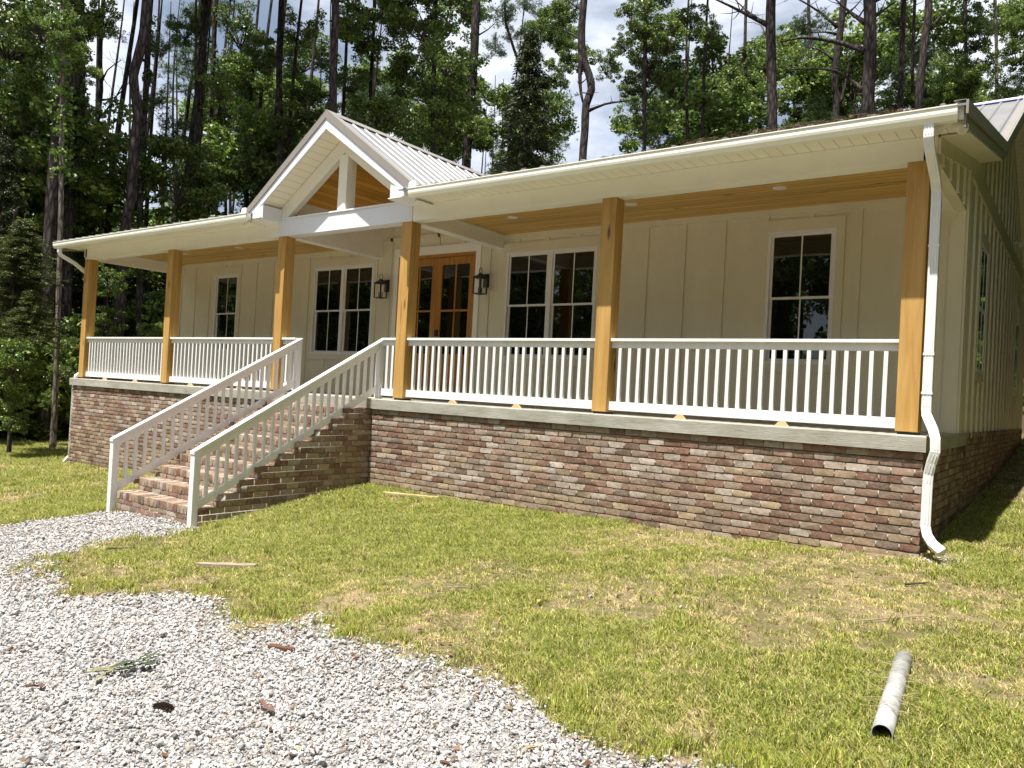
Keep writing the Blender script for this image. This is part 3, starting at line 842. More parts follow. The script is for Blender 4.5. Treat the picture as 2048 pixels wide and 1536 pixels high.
spout([(-17.52, -.52, 2.93), (-17.52, -.52, 2.84), (-17.51, -.49, 2.77), (-17.48, -.18, 2.62), (-17.475, -.08, 2.55), (-17.47, .11, 2.42), (-17.47, .12, .15), (-17.50, .0, .05), (-17.56, .0, -.1), (-17.56, .0, -1.8), (-17.62, -.1, -1.95)])

# ---- porch railings
def baluster_mesh(h, name='baluster'):
    m = MB(); w = .0205
    m.box(-w, w, -w, w, 0, h)
    me = bpy.data.meshes.new(name); me.from_pydata(m.v, [], m.f); me.materials.append(M['rail']); return me
bal = baluster_mesh(.837 - .162)
def place(name, me, parent, loc, rz=0.0):
    o = bpy.data.objects.new(name, me); COL.objects.link(o); o.parent = parent; o.location = Vector(loc) - world_loc(parent)
    o.rotation_euler = (0, 0, rz); return o
YR = .085
def railing(x0, x1, blocks=()):
    m = MB(); m.box(x0, x1, YR - .019, YR + .019, .838, .918)
    r = m.build('railing', M['rail'], house, bevel=.003)
    m = MB(); m.box(x0, x1, YR - .052, YR + .052, .9185, .955); m.build('top_rail', M['rail'], r, bevel=.004)
    m = MB(); m.box(x0, x1, YR - .019, YR + .019, .053, .162); m.build('bottom_rail', M['rail'], r, bevel=.003)
    n = max(1, round((x1 - x0) / .1285) - 1); sp_ = (x1 - x0) / (n + 1)
    for k in range(n):
        o = place('baluster', bal, r, (x0 + sp_ * (k + 1) + rng.uniform(-.004, .004), YR, .162), rng.uniform(-.05, .05))
        o.rotation_euler.y = rng.uniform(-.004, .004)
    for bx in blocks:
        m = MB(); m.prism([(bx - .075, YR - .045, .001), (bx + .075, YR - .045, .001), (bx + .03, YR - .045, .052), (bx - .03, YR - .045, .052)], (0, .09, 0))
        m.build('shim_block', M['pine'], r)
    return r
railing(PX[0] + PS, PX[1], (-16.3, -15.0)); railing(PX[1] + PS, PX[2], (-12.9, -11.3))
railing(PX[3] + PS, PX[4], (-6.1, -4.95)); railing(PX[4] + PS, PX[5], (-2.55, -1.35))
railing(PX[2] + PS, -9.735); railing(-7.605, PX[3])

# ---- stair railings: newels, sloping rails, upright balusters
zc = lambda y: .885 + .533 * y
bal2 = {}
def stair_rail(X, zfoot):
    m = MB(); h = .021
    ya, yb = -3.0, .0
    def sl(dz0, dz1, hw, y0, y1):
        return [(X - hw, y0, zc(y0) + dz0), (X + hw, y0, zc(y0) + dz0), (X + hw, y1, zc(y1) + dz0), (X - hw, y1, zc(y1) + dz0),
                (X - hw, y0, zc(y0) + dz1), (X + hw, y0, zc(y0) + dz1), (X + hw, y1, zc(y1) + dz1), (X - hw, y1, zc(y1) + dz1)]
    m.hexa(sl(-.150, -.043, .020, -2.95, .03))
    r = m.build('stair_railing', M['rail'], house, bevel=.003)
    m = MB(); m.hexa(sl(-.042, 0.0, .048, -3.055, .13)); m.build('handrail', M['rail'], r, bevel=.004)
    m = MB(); m.hexa(sl(-.80, -.69, .020, -2.95, .03)); m.build('bottom_rail', M['rail'], r, bevel=.003)
    m = MB(); m.prism([(X - .046, y, z) for y, z in ((-3.045, zfoot), (-2.952, zfoot), (-2.952, zc(-2.952) - .043), (-3.045, zc(-3.045) - .043))], (.092, 0, 0))
    m.build('newel', M['rail'], r, bevel=.004)
    m = MB(); m.prism([(X - .046, y, z) for y, z in ((.031, .003), (.123, .003), (.123, zc(.123) - .043), (.031, zc(.031) - .043))], (.092, 0, 0))
    m.build('newel', M['rail'], r, bevel=.004)
    n = 21
    for k in range(n):
        y = -2.83 + k * (2.83 - .085) / (n - 1) + rng.uniform(-.004, .004)
        m = MB(); w = .019
        b_, t_ = -.69, -.15
        m.hexa([(X - w, y - w, zc(y - w) + b_), (X + w, y - w, zc(y - w) + b_), (X + w, y + w, zc(y + w) + b_), (X - w, y + w, zc(y + w) + b_),
                (X - w, y - w, zc(y - w) + t_), (X + w, y - w, zc(y - w) + t_), (X + w, y + w, zc(y + w) + t_), (X - w, y + w, zc(y + w) + t_)])
        if 'b' not in bal2:
            o = m.build('baluster', M['rail'], r, origin=(X, y, zc(y) + b_)); bal2['b'] = o.data
        else: o = place('baluster', bal2['b'], r, (X, y, zc(y) + b_))
    return r
stair_rail(-7.66, -1.85); stair_rail(-9.68, -1.98)

# ---- recessed porch lights, lanterns, flood light
for i, (x, lb) in enumerate(((-15.4, 'recessed porch ceiling light nearest the left end, behind the second post'), (-13.35, 'recessed porch ceiling light between the second and third posts'),
          (-6.1, 'recessed porch ceiling light just right of the entry beam'), (-4.0, 'recessed porch ceiling light peeking out right of the fifth post'),
          (-1.9, 'recessed porch ceiling light in front of the rightmost window'))):
    m = MB(); n = 20
    ring = [(x + .085 * math.cos(2 * math.pi * k / n), 1.27 + .085 * math.sin(2 * math.pi * k / n), 2.974) for k in range(n)]
    m.prism(ring, (0, 0, .0055))
    o = m.build('recessed_light', M['lamp'], origin=(x, 1.27, 2.98))
    m = MB(); m.prism([(x + .06 * math.cos(2 * math.pi * k / n), 1.27 + .06 * math.sin(2 * math.pi * k / n), 2.9715) for k in range(n)], (0, 0, .002))
    m.build('lens', M['vinyl'], o, origin=(x, 1.27, 2.9715))
    tag(o, lb, 'ceiling light', 'recessed lights in the porch ceiling')

def lantern(X, label):
    r = empty('wall_lantern', (X, HY, 2.05)); tag(r, label, 'lantern', 'wall lanterns beside the front door')
    m = MB(); m.box(X - .062, X + .062, HY - .045, HY - .02, 2.06, 2.30); m.box(X - .10, X + .10, HY - .0195, HY - .0, 2.02, 2.34)
    m.mi[-6:] = [1] * 6
    m.build('backplate', [M['black'], M['siding']], r)
    yc, w = HY - .20, .082
    m = MB()
    for sx in (-1, 1):
        for sy in (-1, 1):
            m.box(X + sx * w - .009, X + sx * w + .009, yc + sy * w - .009, yc + sy * w + .009, 1.925, 2.205)
    for z in (1.925, 2.205):
        for s in (-1, 1):
            m.box(X - w - .007, X + w + .007, yc + s * w - .0075, yc + s * w + .0075, z - .007, z + .007)
            m.box(X + s * w - .0075, X + s * w + .0075, yc - w - .007, yc + w + .007, z - .0072, z + .0072)
    m.box(X - w, X + w, yc - w, yc + w, 1.921, 1.927)
    m.build('cage', M['black'], r)
    m = MB(); a, b = .10, .035
    m.hexa([(X - a, yc - a, 2.212), (X + a, yc - a, 2.212), (X + a, yc + a, 2.212), (X - a, yc + a, 2.212), (X - b, yc - b, 2.262), (X + b, yc - b, 2.262), (X + b, yc + b, 2.262), (X - b, yc + b, 2.262)])
    m.box(X - .03, X + .03, yc - .03, yc + .03, 2.262, 2.285); m.build('cap', M['black'], r)
    m = MB(); R = .042
    m.tube([(X, yc + R * math.cos(t), 2.325 + .062 * math.sin(t)) for t in np.linspace(0, 2 * math.pi, 18)], .0055, 6)
    m.tube([(X, yc, 2.285), (X, yc, 2.31)], .008, 6)
    m.tube([(X, HY - .04, 2.25), (X, yc + .05, 2.275), (X, yc, 2.28)], .011, 6); m.build('hook', M['black'], r)
    m = MB(); m.tube([(X, yc, 1.927), (X, yc, 2.20)], .012, 8)
    for k in range(3):
        t = 2.1 * k + .4; q = (X + .034 * math.cos(t), yc + .034 * math.sin(t))
        m.tube([(X, yc, 1.955), (q[0], q[1], 1.95), (q[0], q[1], 2.03)], .0095, 6)
    m.build('candle_cluster', M['black'], r)
    m = MB()
    for s in (-1, 1):
        m.box(X - w, X + w, yc + s * w - .001, yc + s * w + .001, 1.932, 2.198); m.box(X + s * w - .001, X + s * w + .001, yc - w, yc + w, 1.932, 2.198)
    m.build('pane', M['clear'], r)
lantern(-9.90, 'black caged wall lantern left of the front door, beside the double window')
lantern(-7.40, 'black caged wall lantern right of the front door, under the white cross beam')

def flood(loc, face, label, grp):
    r = empty('flood_light', loc); tag(r, label, 'flood light')
    x, y, z = loc
    m = MB(); m.tube([(x, y, z), (x, y, z + .028)], .052, 14); m.build('base', M['trim'], r)
    for s in (-1, 1):
        m = MB(); p0 = Vector((x + s * .02, y, z)); d = Vector((s * .8, -.5, -.45)).normalized() if face == 0 else Vector((.8, s * .7, -.3)).normalized()
        m.tube([p0, p0 + d * .05, p0 + d * .055, p0 + d * .13, p0 + d * .15], [.014, .02, .038, .055, .058], 12)
        m.build('lamp_head', M['trim'], r)
flood((.185, -.30, 2.95), 0, 'white twin-head flood light under the right end of the porch eave', None)
flood((.112, 9.3, 3.62), 1, 'small pale flood light high on the right end wall', None)

# pine straw and dry leaves caught on the roof edge
vs, fs, cs = [], [], []
for k in range(420):
    x = -3.4 + 3.3 * (nr.rand() ** .6) if k < 330 else nr.uniform(-17, -.1)
    if -10.8 < x < -6.5: continue
    y = nr.uniform(-.56, -.44); z = 3.078 + nr.uniform(0, .03) * (1.4 if x > -2.5 else .5)
    a = nr.uniform(0, math.pi); L = nr.uniform(.04, .13); w = .003 if k % 7 else .014
    if k % 7 == 0: L = .03
    d = np.array([math.cos(a), math.sin(a) * .35, nr.uniform(-.1, .25)]) * L; p = np.array([x, y, z]); q = np.array([-d[1], d[0], w * 8]) ; q = q / np.linalg.norm(q) * w
    n = len(vs); vs += [p - d - q, p + d - q, p + d + q, p - d + q]; fs.append((n, n + 1, n + 2, n + 3))
    cs.append(np.array([.10, .065, .045]) * nr.uniform(.4, 1.7))
me = npmesh('pine_straw', np.array(vs), np.array(fs), M['grass'], {'tone': ('FACE', np.array(cs))})
tag(link('pine_straw', me), 'brown pine straw and dry leaves lying along the edge of the porch roof', 'pine straw', kind='stuff')

GP = [(-17.4,-.1,-2.0),(-15.5,-.1,-1.905),(-13.6,-.1,-1.83),(-10.3,-.1,-1.80),(-10.2,-2.8,-1.83),(-9,-3.2,-1.76),(-7.6,-3.05,-1.69),(-7.55,-1.6,-1.52),(-7.55,-.1,-1.34),(-6.2,-.1,-1.37),(-4.7,-.1,-1.345),(-3.46,-.1,-1.32),(-2.16,-.1,-1.285),(-1.05,-.1,-1.25),(.08,-.1,-1.18),(.4,2.5,-1.08),(.1,13.9,-.36),(.55,-4.2,-1.46),(.45,-3,-1.35),(1.4,-8.6,-1.62),(-4,-8,-1.8),(-9,-8,-2.0),(-4.5,-3.5,-1.53),(-17,-6,-2.1),(-25,1,-2.1),(-30,-8,-2.5),(5,-4,-1.35),(5,3,-.95),(5,14,0),(-9,18,-.7),(-22,15,-1.9),(-40,20,-2.2),(-9,40,1.5),(12,40,3.5),(-45,50,0),(30,0,-.5),(0,-25,-2.5),(-30,-30,-3.2),(25,-25,-1.5)]
TREES = [
    ('pine_tree', 'ivy-covered trunk at the far left edge of the photo beside yellow-green cedar boughs', [(-28.3, 3.03, -2.35), (-28.36, 3.03, 0.76), (-28.58, 2.81, 5.4), (-28.58, 2.75, 9.37), (-28.78, 2.55, 12.8), (-28.94, 2.55, 16.3)], 0.207, 0.155, [('h', -28.05, 2.13, 11.25, 1.59, 1.0), ('h', -28.68, 2.43, 8.76, 1.03, 1.0), ('h', -30.16, 0.82, 16.51, 2.6, 0.8), ('h', -27.11, 3.76, 17.6, 2.6, 0.8), ('h', -29.89, 2.7, 16.13, 2.6, 0.8)], (1.8, 12.8, 1.0), [], 'bark'),
    ('pine_tree', 'thickest tall trunk left of the house, ivy on top and bare bark below', [(-24.3, 2.3, -2.23), (-24.33, 2.3, -1.09), (-24.42, 2.19, 2.28), (-24.41, 2.15, 5.34), (-24.33, 2.18, 7.65), (-24.27, 2.19, 9.49), (-24.3, 2.15, 11.48), (-24.49, 2.15, 14.98)], 0.199, 0.168, [('h', -23.88, 1.49, 10.49, 1.11, 1.0), ('h', -23.41, 2.12, 9.43, 0.67, 1.0), ('h', -25.85, 2.09, 9.46, 0.79, 1.0), ('h', -22.98, 3.37, 16.38, 2.8, 0.8), ('h', -25.52, 1.38, 15.86, 2.8, 0.8), ('h', -23.37, 3.56, 16.62, 2.8, 0.8), ('h', -25.95, 2.57, 15.99, 2.8, 0.8)], (7.5, 11.48, 1.0), [], 'bark'),
    ('hardwood_tree', 'ivy-thick trunk standing just right of the thickest trunk on the left', [(-26.02, 3.5, -2.27), (-26.03, 3.5, 0.82), (-26.08, 3.41, 4.97), (-26.11, 3.34, 8.29), (-26.09, 3.33, 10.28), (-26.09, 3.3, 12.44), (-26.08, 3.3, 15.94)], 0.149, 0.166, [('h', -24.97, 3.33, 11.68, 0.81, 1.0), ('h', -25.81, 3.49, 8.87, 0.43, 1.0), ('h', -27.73, 5.04, 17.54, 2.4, 0.8), ('h', -25.9, 2.5, 17.67, 2.4, 0.8), ('h', -25.8, 4.83, 17.49, 2.4, 0.8)], (3.83, 11.45, 1.5), [], 'bark'),
    ('pine_tree', 'thin pale mottled trunk just left of the porch roof corner', [(-21.99, 1.54, -2.2), (-21.99, 1.54, -1.39), (-22.0, 1.52, 0.01), (-22.04, 1.44, 3.52), (-22.07, 1.39, 5.21), (-22.1, 1.35, 6.33), (-22.15, 1.28, 8.43), (-22.23, 1.19, 10.82), (-22.22, 1.19, 14.32)], 0.077, 0.056, [('h', -22.08, 1.11, 9.61, 0.56, 1.0)], (5.49, 10.54, 1.1), [], 'pale'),
    ('ivy_snag', 'slim ivy-wrapped snag in the sky gap left of the crooked trunk', [(-29.5, 5.88, -2.39), (-29.52, 5.88, 2.88), (-29.58, 5.79, 5.75), (-29.58, 5.76, 8.05), (-29.57, 5.74, 9.78), (-29.5, 5.77, 10.93), (-29.58, 5.69, 12.65), (-29.52, 5.69, 16.15)], 0.124, 0.067, [('p', -29.4, 5.65, 13.17, 0.65, 1.0)], (3.67, 9.88, 1.0), [[(-29.51, 5.76, 11.12), (-29.84, 6.13, 11.9), (-29.42, 6.44, 12.32), 0.05], [(-29.55, 5.74, 10.54), (-28.56, 5.86, 10.5), (-28.15, 6.14, 11.09), 0.05], [(-29.61, 5.71, 9.68), (-28.02, 5.63, 10.33), (-27.61, 5.91, 11.46), 0.05]], 'bark'),
    ('pine_tree', 'crooked dark bare trunk rising behind the left end of the porch roof', [(-23.63, 4.02, -2.22), (-23.63, 4.02, 1.21), (-23.63, 4.0, 3.13), (-23.58, 4.01, 4.73), (-23.46, 4.08, 5.69), (-23.44, 4.07, 7.29), (-23.38, 4.1, 8.41), (-23.49, 4.02, 9.12), (-23.55, 3.97, 9.68), (-23.43, 4.04, 10.32), (-23.31, 4.12, 11.29), (-23.29, 4.12, 12.41), (-23.49, 4.12, 15.91)], 0.175, 0.136, [('p', -24.07, 5.37, 15.04, 2.2, 0.8), ('p', -25.1, 4.62, 15.75, 2.2, 0.8), ('p', -23.15, 4.0, 15.94, 2.2, 0.8)], None, [], 'bark'),
    ('hardwood_tree', 'slender ivy-wrapped tree immediately right of the crooked dark trunk', [(-25.04, 5.43, -2.25), (-25.07, 5.43, 2.02), (-25.19, 5.3, 5.8), (-25.21, 5.25, 7.87), (-25.17, 5.25, 9.6), (-25.17, 5.23, 11.32), (-25.16, 5.21, 13.05), (-24.86, 5.21, 16.55)], 0.112, 0.095, [('p', -24.18, 5.21, 11.18, 0.64, 1.0), ('p', -24.73, 5.36, 9.38, 0.51, 1.0), ('h', -26.35, 5.74, 16.37, 2.2, 0.8), ('h', -25.74, 6.2, 16.51, 2.2, 0.8)], (3.41, 12.53, 0.7), [], 'bark'),
    ('hardwood_tree', 'dark straight trunk midway between the crooked trunk and the porch gable', [(-26.41, 8.11, -2.3), (-26.42, 8.11, 6.35), (-26.46, 8.05, 8.26), (-26.47, 8.01, 10.75), (-26.43, 8.01, 12.67), (-26.41, 7.99, 14.59), (-26.38, 7.99, 18.09)], 0.182, 0.144, [('h', -27.73, 8.04, 13.76, 0.79, 1.0), ('h', -25.12, 8.01, 10.88, 0.63, 1.0), ('p', -26.31, 7.06, 9.28, 0.67, 1.0), ('h', -27.5, 9.06, 18.93, 2.6, 0.8), ('h', -27.46, 7.32, 17.62, 2.6, 0.8), ('h', -26.58, 6.17, 19.18, 2.6, 0.8)], (10.19, 14.59, 0.8), [], 'bark'),
    ('hardwood_tree', 'leaning thin ivy trunk just right of the dark straight trunk', [(-31.57, 11.74, -2.42), (-31.57, 11.74, 8.29), (-31.59, 11.68, 11.74), (-31.58, 11.65, 14.5), (-31.58, 11.6, 17.49), (-31.34, 11.6, 20.99)], 0.126, 0.103, [('h', -31.45, 12.84, 16.58, 1.3, 1.0), ('h', -30.6, 12.95, 14.32, 1.16, 1.0), ('h', -31.44, 12.94, 10.92, 1.37, 1.0), ('h', -30.43, 11.37, 8.99, 0.89, 1.0)], (9.92, 17.49, 0.7), [], 'bark'),
    ('hardwood_tree', 'grey trunk in bright leaves left of the gable peak', [(-26.38, 11.82, -2.28), (-26.4, 11.82, 8.2), (-26.47, 11.73, 10.94), (-26.6, 11.59, 13.67), (-26.61, 11.55, 16.2), (-26.74, 11.55, 19.7)], 0.147, 0.116, [('h', -27.89, 11.79, 14.23, 0.87, 1.0), ('h', -26.39, 12.41, 15.23, 0.96, 1.0), ('h', -25.51, 12.2, 11.77, 1.09, 1.0), ('h', -27.85, 11.84, 9.45, 1.19, 1.0), ('h', -26.4, 12.08, 10.61, 0.85, 1.0), ('h', -25.34, 10.72, 19.27, 2.6, 0.8), ('h', -26.84, 10.09, 19.84, 2.6, 0.8), ('h', -24.77, 10.87, 18.73, 2.6, 0.8)], (8.21, 11.99, 0.5), [], 'bark'),
    ('pine_tree', 'bare trunk rising directly above the peak of the porch gable', [(-20.55, 9.93, -2.09), (-20.6, 9.93, 4.95), (-20.74, 9.76, 9.59), (-20.79, 9.69, 11.74), (-20.82, 9.63, 13.88), (-21.1, 9.63, 17.38)], 0.143, 0.125, [('h', -21.93, 11.3, 14.12, 0.77, 1.0), ('h', -22.15, 10.77, 17.47, 2.4, 0.8), ('h', -21.66, 8.02, 19.32, 2.4, 0.8), ('h', -21.13, 8.46, 16.56, 2.4, 0.8)], None, [], 'bark'),
    ('hardwood_tree', 'slim pale forked trunk among leaves right of the gable peak', [(-23.7, 15.01, -2.12), (-23.72, 15.01, 9.77), (-23.81, 14.92, 11.28), (-24.18, 14.63, 12.56), (-24.2, 14.58, 14.73), (-24.2, 14.56, 16.9), (-24.46, 14.56, 20.4)], 0.098, 0.065, [('h', -23.74, 14.1, 15.3, 1.32, 1.0), ('h', -23.13, 15.81, 14.53, 1.31, 1.0), ('h', -23.32, 14.41, 11.69, 1.32, 1.0), ('h', -24.23, 13.45, 13.02, 1.01, 1.0), ('h', -24.23, 13.55, 22.4, 2.6, 0.8), ('h', -25.71, 14.68, 21.72, 2.6, 0.8), ('h', -24.56, 16.51, 20.84, 2.6, 0.8)], None, [], 'bark'),
    ('hardwood_tree', 'broad bright green leafy tree above the metal slope of the gable roof', [(-19.17, 13.39, -1.94), (-19.19, 13.39, 8.75), (-19.25, 13.32, 10.85), (-19.28, 13.28, 12.38), (-19.3, 13.24, 13.92), (-19.46, 13.24, 17.42)], 0.115, 0.086, [('h', -19.5, 12.86, 14.19, 1.26, 1.0), ('h', -18.17, 12.94, 12.41, 0.96, 1.0), ('h', -18.93, 13.35, 11.0, 1.1, 1.0), ('h', -19.41, 12.59, 9.7, 1.03, 1.0), ('h', -20.97, 12.96, 14.98, 0.98, 1.0), ('h', -17.98, 13.23, 16.51, 2.6, 0.8), ('h', -20.28, 12.21, 17.04, 2.6, 0.8)], None, [], 'bark'),
    ('pine_tree', 'tall trunk with leafy skirt left of the dark cedar', [(-21.27, 18.08, -1.84), (-21.3, 18.08, 6.46), (-21.4, 17.96, 10.03), (-21.34, 17.96, 12.5), (-21.29, 17.96, 14.96), (-21.3, 17.94, 16.3), (-21.3, 17.92, 17.64), (-21.46, 17.92, 21.14)], 0.246, 0.167, [('h', -22.13, 18.28, 13.65, 0.87, 1.0), ('h', -20.69, 17.56, 11.82, 0.74, 1.0)], (10.28, 15.19, 0.8), [[(-21.29, 17.95, 15.99), (-21.17, 18.65, 16.56), (-20.88, 18.86, 16.94), 0.05], [(-21.38, 17.86, 17.45), (-21.64, 17.67, 17.57), (-21.81, 17.54, 17.87), 0.06]], 'bark'),
    ('cedar_tree', 'dark green cone-shaped cedar behind the middle of the porch roof', [(-18.64, 18.74, -1.61), (-18.65, 18.74, 9.89), (-18.7, 18.66, 12.93), (-18.75, 18.59, 15.31), (-19.02, 18.59, 15.61)], 0.098, 0.054, [('c', -18.68, 18.67, 12.61, 3.15, 1.0)], None, [], 'bark'),
    ('pine_tree', 'pine top with long needles above the left shoulder of the cedar', [(-21.04, 21.84, -1.54), (-21.13, 21.84, 13.21), (-21.42, 21.58, 15.86), (-21.82, 21.26, 17.29), (-22.11, 21.03, 18.72), (-21.85, 21.03, 22.22)], 0.085, 0.061, [('p', -22.28, 21.07, 18.54, 0.83, 1.0), ('p', -22.17, 22.22, 17.99, 0.65, 1.0), ('p', -21.03, 21.59, 18.82, 0.63, 1.0), ('p', -22.93, 21.45, 17.11, 0.59, 1.0), ('h', -20.5, 22.61, 18.02, 0.93, 1.0), ('h', -19.62, 23.61, 16.98, 0.89, 1.0)], None, [], 'bark'),
    ('pine_tree', 'trunk with a kink and looping double stem right of the cedar', [(-15.53, 18.59, -1.37), (-15.55, 18.59, 6.18), (-15.63, 18.48, 9.65), (-15.6, 18.48, 11.08), (-15.6, 18.46, 12.11), (-15.45, 18.57, 12.73), (-15.55, 18.49, 13.34), (-15.79, 18.3, 14.14), (-15.86, 18.23, 15.15), (-15.83, 18.24, 16.38), (-15.68, 18.24, 19.88)], 0.194, 0.143, [('h', -17.72, 19.33, 16.8, 0.78, 1.0), ('h', -15.98, 20.64, 14.63, 0.74, 1.0), ('h', -17.79, 19.31, 14.08, 0.74, 1.0)], None, [[(-15.81, 18.28, 14.24), (-15.85, 18.27, 13.32), (-15.79, 18.32, 12.6), (-15.67, 18.42, 12.06), 0.14], [(-15.55, 18.51, 11.86), (-14.47, 18.06, 11.81), (-14.0, 18.41, 11.94), (-13.49, 18.78, 12.08), 0.08], [(-15.81, 18.27, 14.71), (-16.65, 18.39, 15.32), (-17.16, 18.01, 15.53), 0.06], [(-15.89, 18.2, 15.97), (-16.61, 18.4, 16.55), (-16.96, 18.14, 16.84), 0.06]], 'bark'),
    ('oak_tree', 'dark-leaved oak with sky between its boughs left of the bare pines', [(-13.61, 19.95, -1.1), (-13.62, 19.95, 9.79), (-13.68, 19.88, 11.83), (-13.73, 19.82, 13.87), (-13.79, 19.74, 16.52), (-13.79, 19.74, 20.02)], 0.092, 0.082, [('h', -13.65, 18.85, 15.29, 0.9, 1.0), ('h', -12.85, 19.73, 14.86, 0.88, 1.0), ('h', -13.91, 20.61, 14.2, 0.88, 1.0), ('h', -12.58, 21.62, 16.3, 0.84, 1.0), ('h', -14.57, 20.26, 13.36, 0.71, 1.0), ('h', -11.59, 20.97, 15.28, 0.61, 1.0), ('h', -12.94, 20.8, 13.44, 0.54, 1.0), ('h', -14.71, 19.82, 15.01, 0.62, 1.0), ('h', -13.22, 20.99, 20.6, 2.4, 0.8), ('h', -13.17, 20.48, 19.82, 2.4, 0.8)], None, [[(-13.67, 19.88, 12.44), (-13.39, 20.57, 13.45), (-12.92, 20.9, 14.31), 0.07]], 'bark'),
    ('pine_tree', 'straight bare grey pine trunk with a long bough reaching up left', [(-8.52, 21.23, -0.55), (-8.58, 21.23, 6.21), (-8.76, 21.03, 10.75), (-8.89, 20.91, 13.27), (-8.99, 20.79, 15.95), (-8.73, 20.79, 19.45)], 0.201, 0.172, [('p', -7.16, 19.09, 21.36, 2.2, 0.8), ('p', -7.14, 21.47, 18.58, 2.2, 0.8), ('p', -7.39, 19.31, 21.36, 2.2, 0.8)], None, [[(-9.05, 20.76, 14.8), (-9.8, 20.82, 15.35), (-10.44, 20.35, 15.7), (-11.0, 19.93, 15.97), 0.11], [(-9.43, 20.48, 15.04), (-9.97, 20.7, 15.61), (-10.29, 20.45, 15.94), 0.06], [(-9.01, 20.8, 14.15), (-9.65, 21.56, 15.27), (-10.05, 21.26, 15.34), 0.03], [(-8.94, 20.86, 13.85), (-9.21, 20.9, 14.0), (-9.31, 20.83, 14.07), 0.05]], 'bark'),
    ('pine_tree', 'twisting rough-barked trunk between the two thick bare pines', [(-7.89, 26.59, 0.02), (-7.92, 26.59, 12.57), (-8.01, 26.5, 14.08), (-7.99, 26.5, 15.39), (-7.9, 26.55, 16.7), (-7.83, 26.58, 18.22), (-7.73, 26.58, 21.72)], 0.174, 0.13, [('p', -8.67, 24.9, 16.37, 0.72, 1.0), ('p', -9.16, 27.12, 22.43, 2.0, 0.8), ('p', -6.85, 28.29, 21.38, 2.0, 0.8)], None, [[(-8.03, 26.46, 16.82), (-8.76, 26.4, 17.61), (-9.49, 25.86, 18.11), (-10.02, 25.46, 18.29), 0.08], [(-8.05, 26.44, 16.51), (-8.61, 26.77, 16.86), (-9.18, 26.35, 16.78), 0.06], [(-8.08, 26.44, 15.38), (-8.67, 26.37, 15.92), (-9.2, 25.97, 16.01), 0.06], [(-7.77, 26.64, 17.36), (-7.56, 27.4, 17.98), (-7.29, 27.59, 18.42), 0.06], [(-7.81, 26.66, 13.34), (-7.65, 26.76, 14.32), (-7.56, 26.82, 15.2), (-7.65, 26.75, 15.67), 0.09], [(-7.62, 26.78, 15.3), (-7.57, 27.18, 15.66), (-7.45, 27.26, 15.87), 0.05]], 'bark'),
    ('pine_tree', 'thickest bare pine trunk at right with broken boughs on both sides', [(-4.49, 18.02, -0.49), (-4.53, 18.02, 5.37), (-4.66, 17.86, 9.59), (-4.66, 17.84, 10.79), (-4.66, 17.83, 11.74), (-4.75, 17.74, 13.49), (-5.05, 17.74, 16.99)], 0.231, 0.175, [('p', -3.06, 15.79, 18.62, 2.4, 0.8), ('p', -6.28, 18.98, 18.34, 2.4, 0.8), ('p', -3.24, 17.94, 18.63, 2.4, 0.8)], None, [[(-4.81, 17.72, 11.7), (-5.48, 17.97, 12.17), (-6.14, 17.48, 12.29), (-6.67, 17.09, 12.29), (-7.19, 16.71, 12.12), 0.11], [(-4.8, 17.74, 10.46), (-5.36, 18.32, 11.12), (-5.76, 18.01, 11.36), (-6.36, 17.57, 11.4), (-7.09, 17.04, 11.32), 0.08], [(-4.84, 17.68, 12.61), (-5.39, 18.02, 13.22), (-5.82, 17.69, 13.65), 0.09], [(-4.58, 17.87, 12.84), (-4.45, 18.58, 13.33), (-4.19, 18.77, 13.58), 0.07], [(-4.6, 17.85, 13.31), (-4.37, 18.51, 13.71), (-4.18, 18.65, 13.85), 0.06], [(-4.86, 17.68, 11.76), (-4.99, 17.71, 11.96), (-5.04, 17.67, 12.02), 0.05], [(-4.85, 17.72, 9.59), (-4.99, 17.74, 9.88), (-5.04, 17.69, 10.05), 0.08], [(-4.81, 17.74, 10.3), (-5.0, 17.72, 10.36), (-5.08, 17.66, 10.39), 0.04], [(-4.72, 17.81, 10.06), (-4.46, 19.23, 10.91), (-4.2, 19.41, 11.17), 0.03]], 'bark'),
    ('pine_tree', 'slim knobbly trunk standing right of the thickest bare pine', [(-6.11, 30.41, 0.6), (-6.11, 30.41, 12.31), (-6.12, 30.37, 14.6), (-6.14, 30.33, 16.9), (-6.17, 30.26, 19.43), (-6.35, 30.26, 22.93)], 0.149, 0.115, [('p', -5.49, 29.59, 24.6, 2.0, 0.8), ('p', -5.08, 30.15, 23.51, 2.0, 0.8)], None, [[(-6.18, 30.28, 18.0), (-6.65, 30.55, 18.5), (-7.05, 30.25, 18.76), 0.05], [(-6.2, 30.26, 18.28), (-6.75, 30.47, 18.85), (-7.1, 30.2, 19.22), 0.04], [(-6.15, 30.29, 18.79), (-5.9, 30.96, 19.15), (-5.53, 31.23, 19.36), 0.05]], 'bark'),
    ('pine_tree', 'smooth trunk leaning slightly right near the right end of the roof', [(-3.81, 22.24, -0.04), (-3.84, 22.24, 6.08), (-3.92, 22.1, 11.17), (-3.89, 22.11, 12.34), (-3.82, 22.14, 13.59), (-3.77, 22.16, 15.2), (-4.05, 22.16, 18.7)], 0.143, 0.116, [('p', -5.63, 22.54, 19.17, 2.0, 0.8), ('p', -2.31, 22.59, 18.12, 2.0, 0.8)], None, [[(-3.68, 22.24, 14.03), (-3.51, 22.98, 14.7), (-3.15, 23.24, 14.97), (-2.91, 23.42, 15.03), 0.06]], 'bark'),
